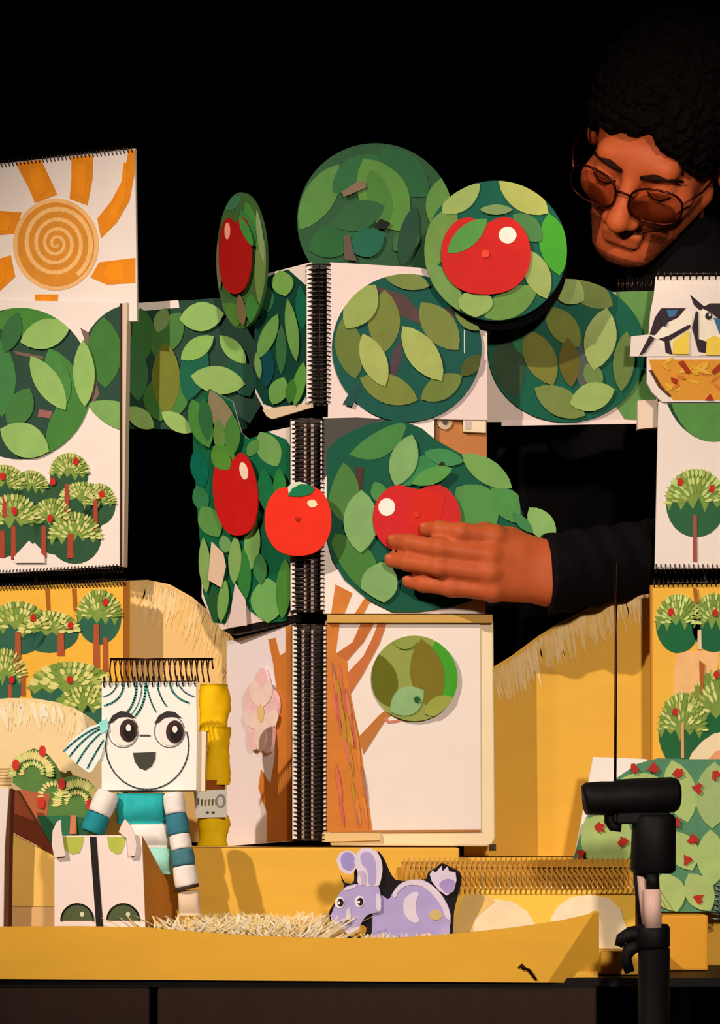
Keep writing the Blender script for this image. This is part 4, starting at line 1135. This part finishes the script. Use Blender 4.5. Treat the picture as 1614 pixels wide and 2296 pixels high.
# ------------------------------------------------------------------ black stand in front
Y = -0.30
t = thing('microphone_stand', 'black stand with horizontal cylinder head and thin upright rod, front right', 'stand', (px_x(1455, Y), Y, 0))
mp = mat((11, 9, 10), 'board')
m = MB()
P = [at(1309, 1792, Y - .01), at(1314, 1791, Y - .01), at(1350, 1790, Y - .007), at(1378, 1789, Y - .005), at(1384, 1788, Y - .004), at(1430, 1786, Y), at(1508, 1782, Y + .004), at(1516, 1782, Y + .005), at(1519, 1782, Y + .005)]
rr = [30, 36, 38, 37, 40, 41, 40, 36, 28]
m.tube(P, [v * (D + Y) / F for v in rr], mp, 28); m.build('cylinder_head', t)
m = MB(); m.tube([at(1379, 1752, Y), at(1380, 1600, Y), at(1381, 1420, Y), at(1379, 1262, Y)], 0.0014, mat((58, 28, 18), 'metal'), 8); m.build('rod', t)
m = MB(); m.tube([at(1366, 1825, Y), at(1366, 1842, Y), at(1372, 1852, Y), at(1392, 1854, Y)], 0.0052, mp, 12); m.build('knob', t)
m = MB(); m.box((at(1380, 0, Y).x, Y - .012, at(0, 1848, Y).z), (at(1500, 0, Y).x, Y + .02, at(0, 1822, Y).z), mp); m.build('bracket', t, None, None, .002)
m = MB(); m.tube([at(1466, 1826, Y), at(1466, 1836, Y), at(1464, 1950, Y), at(1464, 1958, Y)], [.019, .0215, .0225, .019], mp, 24); m.build('body_cylinder', t)
m = MB(); m.tube([at(1439, 1956, Y), at(1444, 2010, Y), at(1452, 2080, Y)], .0058, mat((206, 158, 136), 'plastic'), 14); m.build('post', t)
m = MB(); m.tube([at(1462, 1956, Y - .012), at(1464, 1996, Y - .012)], .0065, mp, 14); m.build('post_sleeve', t)
m = MB(); m.tube([at(1462, 1994, Y - .012), at(1464, 2080, Y - .012)], .0085, mat((222, 174, 152), 'plastic'), 16); m.build('post', t)
m = MB(); m.tube([at(1425, 1956, Y), at(1428, 2000, Y), at(1436, 2080, Y)], .0022, mp, 8); m.build('cable', t)
m = MB(); m.tube([at(1462, 2072, Y), at(1462, 2080, Y), at(1462, 2120, Y), at(1462, 2128, Y)], [.015, .0175, .0175, .015], mp, 20); m.build('clamp_collar', t)
m = MB(); m.tube([at(1446, 2092, Y), at(1412, 2096, Y), at(1392, 2106, Y), at(1386, 2122, Y)], [.009, .008, .006, .004], mp, 12); m.build('clamp_lever', t)
m = MB(); m.tube([at(1440, 2110, Y), at(1410, 2130, Y), at(1402, 2150, Y), at(1412, 2180, Y)], [.007, .007, .006, .005], mp, 12); m.build('clamp_jaw', t)
m = MB()
zb = at(1462, 2126, Y).z
m.tube([(px_x(1466, Y), Y, zb), (px_x(1466, Y), Y, 0.12)], .0155, mp, 18); m.build('column', t)
for k in range(3):
    a = 2 * math.pi * k / 3 + .5
    m = MB(); m.tube([(px_x(1466, Y), Y, .16), (px_x(1466, Y) + .26 * math.cos(a), Y + .26 * math.sin(a), .012)], .011, mp, 10); m.build('tripod_leg', t)

# ------------------------------------------------------------------ the puppeteer
def sn_mesh(fn, lo, hi, h):
    """surface nets on a signed distance function -> vertices, quads"""
    lo, hi = np.array(lo, float), np.array(hi, float)
    n = np.ceil((hi - lo) / h).astype(int) + 1
    ax = [lo[i] + h * np.arange(n[i]) for i in range(3)]
    X, Y_, Z = np.meshgrid(*ax, indexing='ij')
    V = fn(X, Y_, Z).astype(np.float32)
    for d_ in range(3):                                   # close the surface at the grid's edge
        for e_ in (0, -1):
            q_ = [slice(None)] * 3; q_[d_] = e_
            V[tuple(q_)] = np.maximum(V[tuple(q_)], h)
    ins = V < 0
    cs = n - 1
    acc = np.zeros(tuple(cs) + (3,), np.float32)
    cnt = np.zeros(tuple(cs), np.int32)
    corners = [(i, j, k) for i in (0, 1) for j in (0, 1) for k in (0, 1)]
    sl = lambda c: tuple(slice(c[d], c[d] + cs[d]) for d in range(3))
    for c in corners:
        for d in range(3):
            if c[d] == 0:
                c2 = list(c); c2[d] = 1
                a, b = V[sl(c)], V[sl(c2)]
                cr = (a < 0) != (b < 0)
                tt = np.where(cr, a / np.where(cr, a - b, 1), 0)
                for e in range(3):
                    acc[..., e] += np.where(cr, (tt if e == d else c[e]), 0)
                cnt += cr
    act = cnt > 0
    idx = -np.ones(tuple(cs), np.int64)
    ii = np.argwhere(act)
    idx[act] = np.arange(len(ii))
    verts = lo + h * (ii + acc[act] / cnt[act][:, None])
    quads = []
    for d in range(3):
        u, v = (d + 1) % 3, (d + 2) % 3
        s0 = [slice(None)] * 3; s1 = [slice(None)] * 3
        s0[d] = slice(0, cs[d]); s1[d] = slice(1, cs[d] + 1)
        a, b = ins[tuple(s0)], ins[tuple(s1)]
        e = np.argwhere(a != b)
        e = e[(e[:, u] > 0) & (e[:, v] > 0) & (e[:, u] < cs[u]) & (e[:, v] < cs[v])]
        fl = a[tuple(e.T)]
        def cell(du, dv):
            q = e.copy(); q[:, u] -= du; q[:, v] -= dv
            return idx[tuple(q.T)]
        q = np.stack([cell(1, 1), cell(0, 1), cell(0, 0), cell(1, 0)], 1)
        q[~fl] = q[~fl][:, ::-1]
        quads.append(q)
    quads = np.concatenate(quads)
    quads = quads[(quads >= 0).all(1)]
    return verts, quads


def smin(a, b, k):
    h = np.clip(0.5 + 0.5 * (b - a) / k, 0, 1)
    return b + (a - b) * h - k * h * (1 - h)


def smax(a, b, k):
    return -smin(-a, -b, k)


def cone(X, Y_, Z, a, b, ra, rb):
    a, b = np.array(a, float), np.array(b, float)
    d = b - a
    px, py, pz = X - a[0], Y_ - a[1], Z - a[2]
    tt = np.clip((px * d[0] + py * d[1] + pz * d[2]) / (d @ d), 0, 1)
    return np.sqrt((px - tt * d[0]) ** 2 + (py - tt * d[1]) ** 2 + (pz - tt * d[2]) ** 2) - (ra + (rb - ra) * tt)


def elli(X, Y_, Z, c, r):
    x, y, z = (X - c[0]) / r[0], (Y_ - c[1]) / r[1], (Z - c[2]) / r[2]
    k0 = np.sqrt(x * x + y * y + z * z)
    k1 = np.sqrt((x / r[0]) ** 2 + (y / r[1]) ** 2 + (z / r[2]) ** 2) + 1e-9
    return k0 * (k0 - 1) / k1


def head_sdf(X, Y_, Z):
    S_ = np.abs(X)
    d = elli(X, Y_, Z, (0, .015, .045), (.075, .096, .088))
    d = smin(d, elli(X, Y_, Z, (0, -.030, -.032), (.060, .062, .074)), .03)
    d = smin(d, elli(X, Y_, Z, (0, -.070, -.098), (.026, .020, .018)), .025)
    d = smin(d, cone(S_, Y_, Z, (.056, .005, -.05), (.022, -.066, -.093), .016, .013), .02)
    d = smin(d, cone(X, Y_, Z, (-.034, -.080, .024), (.034, -.080, .024), .014, .014), .02)
    d = smin(d, elli(S_, Y_, Z, (.043, -.066, -.022), (.022, .022, .02)), .02)
    d = smax(d, -elli(S_, Y_, Z, (.032, -.106, .002), (.020, .018, .013)), .012)
    d = smin(d, elli(S_, Y_, Z, (.032, -.077, .001), (.0155, .014, .0125)), .004)
    d = smin(d, cone(X, Y_, Z, (0, -.088, .016), (0, -.114, -.028), .0085, .0115), .010)
    d = smin(d, elli(X, Y_, Z, (0, -.117, -.033), (.0125, .013, .011)), .008)
    d = smin(d, elli(S_, Y_, Z, (.0135, -.104, -.037), (.0085, .012, .008)), .006)
    d = smax(d, -elli(S_, Y_, Z, (.007, -.110, -.044), (.0035, .005, .003)), .003)
    d = smin(d, cone(X, Y_, Z, (-.019, -.090, -.063), (.019, -.090, -.063), .006, .006), .008)
    d = smin(d, cone(X, Y_, Z, (-.016, -.089, -.074), (.016, -.089, -.074), .0065, .0065), .007)
    d = smax(d, -cone(X, Y_, Z, (-.023, -.099, -.0685), (.023, -.099, -.0685), .0022, .0022), .003)
    ear = elli(S_, Y_, Z, (.080, .015, -.004), (.010, .021, .033))
    ear = smax(ear, -elli(S_, Y_, Z, (.092, .010, .0), (.008, .012, .020)), .004)
    d = smin(d, ear, .008)
    d = smin(d, cone(X, Y_, Z, (0, .030, -.05), (0, .075, -.16), .054, .056), .03)
    return d


def unit(v):
    return np.array(v, float) / np.linalg.norm(v)


hf = unit((-.43, -.58, -.69))
hx = np.array((.9, -.24, -.40)); hx = unit(hx - hf * (hx @ hf))
hy = -hf
hz = np.cross(hx, hy)
HR = np.stack([hx, hy, hz], 1)
HC = np.array(at(1478, 322, 0.17))


HS = 1.06


def hw(v):
    return (np.asarray(v) * HS) @ HR.T + HC


def W3(px, py, Y):
    return np.array(at(px, py, Y))


FING = {'index': ([(1108, 1203, -.050), (1032, 1194, -.060), (985, 1189, -.046), (958, 1187, -.0285)], (.0124, .0108, .0100, .0090)),
        'middle': ([(1098, 1247, -.056), (985, 1229, -.062), (920, 1218, -.045), (886, 1213, -.0280)], (.0122, .0104, .0097, .0088)),
        'ring': ([(1098, 1286, -.056), (985, 1272, -.060), (915, 1261, -.044), (878, 1256, -.0280)], (.0118, .0100, .0093, .0084)),
        'little': ([(1104, 1325, -.050), (1012, 1318, -.052), (950, 1309, -.040), (917, 1304, -.0280)], (.0110, .0097, .0090, .0079)),
        'thumb': ([(1208, 1242, -.026), (1146, 1206, -.031), (1086, 1190, -.031), (1046, 1194, -.0290)], (.0140, .0110, .0092, .0080))}
WR = W3(1240, 1288, -.028)
ELB = W3(1640, 1222, 0.16)


def hand_sdf(X, Y_, Z):
    d = cone(X, Y_, Z, WR + np.array((0, 0, .014)), WR + (ELB - WR) * .4 + np.array((0, 0, .008)), .0215, .026)
    d = smin(d, cone(X, Y_, Z, WR - np.array((0, 0, .014)), WR + (ELB - WR) * .4 - np.array((0, 0, .008)), .0205, .026), .02)
    for i, (nm, wy) in enumerate((('index', 1252), ('middle', 1275), ('ring', 1300), ('little', 1322))):
        k = W3(*FING[nm][0][0])
        w = W3(1228, wy, -.030)
        d = smin(d, cone(X, Y_, Z, w, k, .0155, .0115), .014)
    a = W3(1160, 1255, -.034); b = W3(1150, 1300, -.034)
    d = smin(d, cone(X, Y_, Z, a, b, .014, .013), .014)
    for nm, (P, R) in FING.items():
        f = None
        for i in range(3):
            c = cone(X, Y_, Z, W3(*P[i]), W3(*P[i + 1]), R[i], R[i + 1])
            f = c if f is None else smin(f, c, .003)
            if i > 0:                                            # knuckle
                q = W3(*P[i]); 
                f = smin(f, np.sqrt((X - q[0]) ** 2 + (Y_ - q[1]) ** 2 + (Z - q[2]) ** 2) - R[i] * 1.0, .004)
        d = smin(d, f, .0045 if nm != 'thumb' else .012)
    for nm in ('index', 'middle', 'ring', 'little'):             # raised knuckles and tendons
        k = W3(*FING[nm][0][0])
        d = smin(d, np.sqrt((X - k[0]) ** 2 + (Y_ - k[1] + .002) ** 2 + (Z - k[2]) ** 2) - .0115, .006)
    return d


NB = np.array((.425, .315, 1.51))                                 # base of the neck
SHL, SHR = np.array((.600, .29, 1.45)), np.array((.245, .33, 1.45))
ELR, WRR = np.array((.19, .36, 1.16)), np.array((.26, .27, .93))
LIMBS = [(ELB, WR, .036, .026), (SHL, ELB, .048, .038), (SHR, ELR, .048, .038), (ELR, WRR, .036, .026), (NB, SHL, .05, .05), (NB, SHR, .05, .05),
         (np.array((.34, .42, .92)), np.array((.34, .44, .50)), .08, .055), (np.array((.34, .44, .50)), np.array((.34, .47, .09)), .052, .036),
         (np.array((.50, .42, .92)), np.array((.52, .44, .50)), .08, .055), (np.array((.52, .44, .50)), np.array((.53, .47, .09)), .052, .036),
         (np.array((.34, .48, .045)), np.array((.33, .31, .035)), .04, .032), (np.array((.53, .48, .045)), np.array((.54, .31, .035)), .04, .032)]


def body_sdf(X, Y_, Z, grow=0.0, legs=True):
    d = elli(X, Y_, Z, (.425, .355, 1.31), (.165, .105, .20))
    d = smin(d, elli(X, Y_, Z, (.425, .40, 1.07), (.145, .10, .20)), .06)
    d = smin(d, elli(X, Y_, Z, (.425, .42, .93), (.160, .11, .12)), .05)
    nb = hw((0, .055, -.11))
    d = smin(d, cone(X, Y_, Z, NB, nb, .062, .055), .03)
    for i, (a, b, ra, rb) in enumerate(LIMBS):
        if i < 6 or legs:
            d = smin(d, cone(X, Y_, Z, a, b, ra, rb), .03)
    return d - grow


def mesh_from(parts, name, m, parent, root, remesh=None, smooth_it=2):
    vs_, fs, b = [], [], 0
    for v, q in parts:
        vs_.append(v); fs.append(q + b); b += len(v)
    V = np.concatenate(vs_) - np.array(root.location)
    Q = np.concatenate(fs)
    me = bpy.data.meshes.new(name)
    me.from_pydata(V.tolist(), [], Q.tolist())
    me.update()
    o = new_obj(name, me, parent)
    if remesh:
        md = o.modifiers.new('r', 'REMESH'); md.mode = 'VOXEL'; md.voxel_size = remesh
        if smooth_it:
            sm = o.modifiers.new('s', 'SMOOTH'); sm.factor = .5; sm.iterations = smooth_it
        dg = bpy.context.evaluated_depsgraph_get()
        me2 = bpy.data.meshes.new_from_object(o.evaluated_get(dg))
        o.modifiers.clear()
        o.data = me2
        me2.name = name
    me = o.data
    me.materials.clear()
    me.materials.append(m)
    me.polygons.foreach_set('use_smooth', [True] * len(me.polygons))
    return o


man = thing('person', 'person in black bending down behind the sketchbooks, one hand on the paper apple', 'person', (.425, .42, 0))
hv, hq = sn_mesh(head_sdf, (-.105, -.14, -.20), (.105, .14, .15), .0021)
hv = hw(hv)
lo = [min(W3(860, 1200, -.08)[0], .02), -.085, W3(0, 1360, -.05)[2]]
av, aq = sn_mesh(hand_sdf, (W3(855, 0, -.03)[0], -.090, W3(0, 1385, -.03)[2]), (WR[0] + .12, .10, W3(0, 1150, -.03)[2]), .0017)
bv_, bq = sn_mesh(lambda X, Y_, Z: body_sdf(X, Y_, Z, -.004), (.10, .18, -.01), (.70, .56, 1.62), .011)
b2v, b2q = sn_mesh(lambda X, Y_, Z: cone(X, Y_, Z, ELB, WR, .032, .022), (WR[0] - .04, -.08, 1.09), (ELB[0] + .05, .22, 1.30), .006)
SKIN = mat((188, 84, 42), 'skin')
body = mesh_from([(hv, hq), (av, aq), (bv_, bq), (b2v, b2q)], 'body', SKIN, man, man, .0026, 2)
# clothing
NA = unit(hw((0, .055, -.11)) - NB)
sv, sq = sn_mesh(lambda X, Y_, Z: np.maximum(np.maximum(body_sdf(X, Y_, Z, .007, False), .90 - Z), (X - NB[0]) * NA[0] + (Y_ - NB[1]) * NA[1] + (Z - NB[2]) * NA[2] - .125), (.08, .10, .86), (.72, .56, 1.70), .009)
# sleeve of the reaching arm with a soft cuff
SL0 = W3(1222, 1290, -.03)


def sleeve_sdf(X, Y_, Z):
    d = cone(X, Y_, Z, WR + np.array((-.03, -.004, -.004)), ELB, .0455, .043)
    ax = unit((.96, .25, .05))
    s_ = (X - SL0[0]) * ax[0] + (Y_ - SL0[1]) * ax[1] + (Z - SL0[2]) * ax[2]
    d = d + .0018 * np.sin(s_ * 160 + Z * 60) * np.clip(s_ * 20, 0, 1)
    return np.maximum(d, -s_)


s2v, s2q = sn_mesh(sleeve_sdf, (WR[0] - .05, -.09, 1.09), (ELB[0] + .06, .23, 1.32), .005)
shirt = mesh_from([(sv, sq), (s2v, s2q)], 'black_shirt', mat((20, 16, 16), 'cloth'), man, man)
tv, tq = sn_mesh(lambda X, Y_, Z: np.maximum(np.maximum(body_sdf(X, Y_, Z, .010, True), Z - .93), .10 - Z), (.12, .22, .06), (.70, .58, 1.0), .012)
mesh_from([(tv, tq)], 'trousers', mat((18, 16, 18), 'cloth'), man, man)


def hair_sdf(X, Y_, Z):
    r_ = .0030 * (np.sin(X * 420 + 2 * np.sin(Z * 260)) * np.sin(Y_ * 400 + 2 * np.sin(X * 240)) + np.sin(Z * 430 + 2 * np.sin(Y_ * 250 + X * 90)) * .8)
    d = elli(X, Y_, Z, (0, .010, .050), (.087, .110, .091)) + r_
    pl_ = -(Y_ * .60 + Z * .80 + .014 - .010 * np.cos(X * 30) + .10 * X) + .5 * r_ + .004 * np.sin(X * 95 + 1) + .003 * np.sin(X * 190)
    return smax(d, pl_, .006)


kv, kq = sn_mesh(hair_sdf, (-.115, -.12, -.10), (.115, .15, .18), .0026)
mesh_from([(hw(kv), kq)], 'hair', mat((10, 6, 5), 'hair'), man, man)


def beard_sdf(X, Y_, Z):
    r_ = .0008 * np.sin(X * 1300) * np.sin(Y_ * 1200 + Z * 1100)
    d = head_sdf(X, Y_, Z) - .0014 + r_
    S_ = np.abs(X)
    goatee = np.maximum(np.maximum(Z + .096, -Z - .125), Y_ + .012)
    mous = np.maximum(np.maximum(Z + .048, -Z - .058), Y_ + .070)
    jaw = np.maximum(np.maximum(Z + .070 + .55 * (Y_ + .06), Y_ + .0), -(S_ - .030))
    reg = np.minimum(np.minimum(goatee, mous), jaw)
    return smax(d, reg, .002)


kv, kq = sn_mesh(beard_sdf, (-.09, -.13, -.14), (.09, .03, -.03), .0018)
mesh_from([(hw(kv), kq)], 'beard', mat((108, 46, 25), 'hair'), man, man)
for s_ in (-1, 1):
    m = MB()
    m.tube([Vector(hw((s_ * x, y, z))) for x, y, z in ((.011, -.0965, .017), (.026, -.0965, .022), (.042, -.088, .021), (.054, -.075, .014))], [.0022, .0040, .0036, .0014], mat((38, 20, 14), 'hair'), 8)
    m.build('eyebrow', man)
    m = MB()
    m.tube([Vector(hw((s_ * x, y, z))) for x, y, z in ((.019, -.086, -.004), (.028, -.0915, -.0075), (.037, -.0905, -.0075), (.046, -.084, -.004))], .0011, mat((30, 14, 10), 'hair'), 6)
    m.build('lash_line', man)
# finger nails
for nm in ('middle', 'ring', 'little', 'index'):
    P, R = FING[nm]
    a, b = W3(*P[2]), W3(*P[3])
    ax = unit(b - a)
    out = np.array((0, -1.0, 0.25)); out = unit(out - ax * (out @ ax))
    sd = np.cross(ax, out)
    c = b + out * (R[3] * .93) - ax * .0005
    m = MB()
    vs_, fs = [], []
    n = 12
    for ring, (q, hh) in enumerate(((1.0, -.0006), (.8, .0005), (.4, .0009))):
        for i in range(n):
            an = 2 * math.pi * i / n
            u_, v_ = math.cos(an), math.sin(an)
            bend = -.0016 * (q * v_) ** 2
            vs_.append(Vector(c + ax * .0058 * q * u_ + sd * .0044 * q * v_ + out * (hh + bend)))
    vs_.append(Vector(c + out * .001))
    for rg in range(2):
        for i in range(n):
            fs.append([rg * n + i, rg * n + (i + 1) % n, (rg + 1) * n + (i + 1) % n, (rg + 1) * n + i])
    for i in range(n):
        fs.append([2 * n + i, 2 * n + (i + 1) % n, 3 * n])
    m.add(vs_, fs, mat((198, 98, 60), 'skin'), True)
    m.build('fingernail', man)

# glasses
g = thing('glasses', 'thin dark-framed glasses worn by the bending person', 'glasses', Vector(hw((0, -.11, .0))))
mg = mat((70, 26, 18), 'metal')
GL = bpy.data.materials.new('lens_glass')
GL.use_nodes = True
gb_ = GL.node_tree.nodes['Principled BSDF']
gb_.inputs['Base Color'].default_value = (.9, .75, .7, 1)
gb_.inputs['Transmission Weight'].default_value = 1.0
gb_.inputs['Roughness'].default_value = .02
gb_.inputs['IOR'].default_value = 1.05
for s_ in (-1, 1):
    rim = []
    for i in range(28):
        a = 2 * math.pi * i / 28
        c_, n_ = math.cos(a), math.sin(a)
        x = .029 * abs(c_) ** .75 * (1 if c_ > 0 else -1)
        z = .0210 * abs(n_) ** .75 * (1 if n_ > 0 else -1)
        rim.append((s_ * .037 + x, -.112 + .22 * abs(s_ * .037 + x) - .006, -.003 + z))
    m = MB(); m.tube([Vector(hw(q)) for q in rim], .0014, mg, 6, closed=True); m.build('rim', g)
    m = MB()
    nvec = Vector(hw((0, -1, 0))) - Vector(hw((0, 0, 0)))
    m.prism([Vector(hw(q)) for q in rim], nvec, .0008, GL); m.build('lens', g)
    m = MB(); m.tube([Vector(hw(q)) for q in ((s_ * .065, -.103, .006), (s_ * .078, -.075, .010), (s_ * .084, -.01, .012), (s_ * .085, .018, .008), (s_ * .084, .03, -.012))], .0014, mg, 6); m.build('temple', g)
m = MB(); m.tube([Vector(hw(q)) for q in ((-.009, -.113, .002), (0, -.117, .006), (.009, -.113, .002))], .0013, mg, 6); m.build('bridge', g)

# ------------------------------------------------------------------ thin black pegs and rods that hold the sketchbooks and discs up
RODS = [('sun_sketchbook', at(80, 430, 0.20), at(80, 1893, 0.20)), ('orchard_sketchbook', at(230, 760, 0.175), at(230, 1893, 0.175)), ('leaf_garland', at(470, 700, 0.196), at(470, 1893, 0.196)),
        ('lone_tree_sketchbook', at(1580, 640, 0.012), at(1580, 1915, 0.012))]
PEGS = [('leaf_disc', at(842, 600, 0.053), at(842, 640, 0.004)), ('apple_disc', at(1060, 660, -0.014), at(1060, 670, -0.004)), ('apple_disc.001', at(560, 700, 0.09), at(600, 720, 0.075)), ('paper_apple.002', at(668, 1166, -0.027), at(690, 1166, 0.014))]
for nm, a, b in RODS + PEGS:
    o = bpy.data.objects.get(nm)
    if o:
        m = MB()
        m.tube([a, b], 0.0022, mat((10, 9, 9), 'plastic'), 8)
        m.build('support_rod' if (nm, a, b) in RODS else 'peg', o)
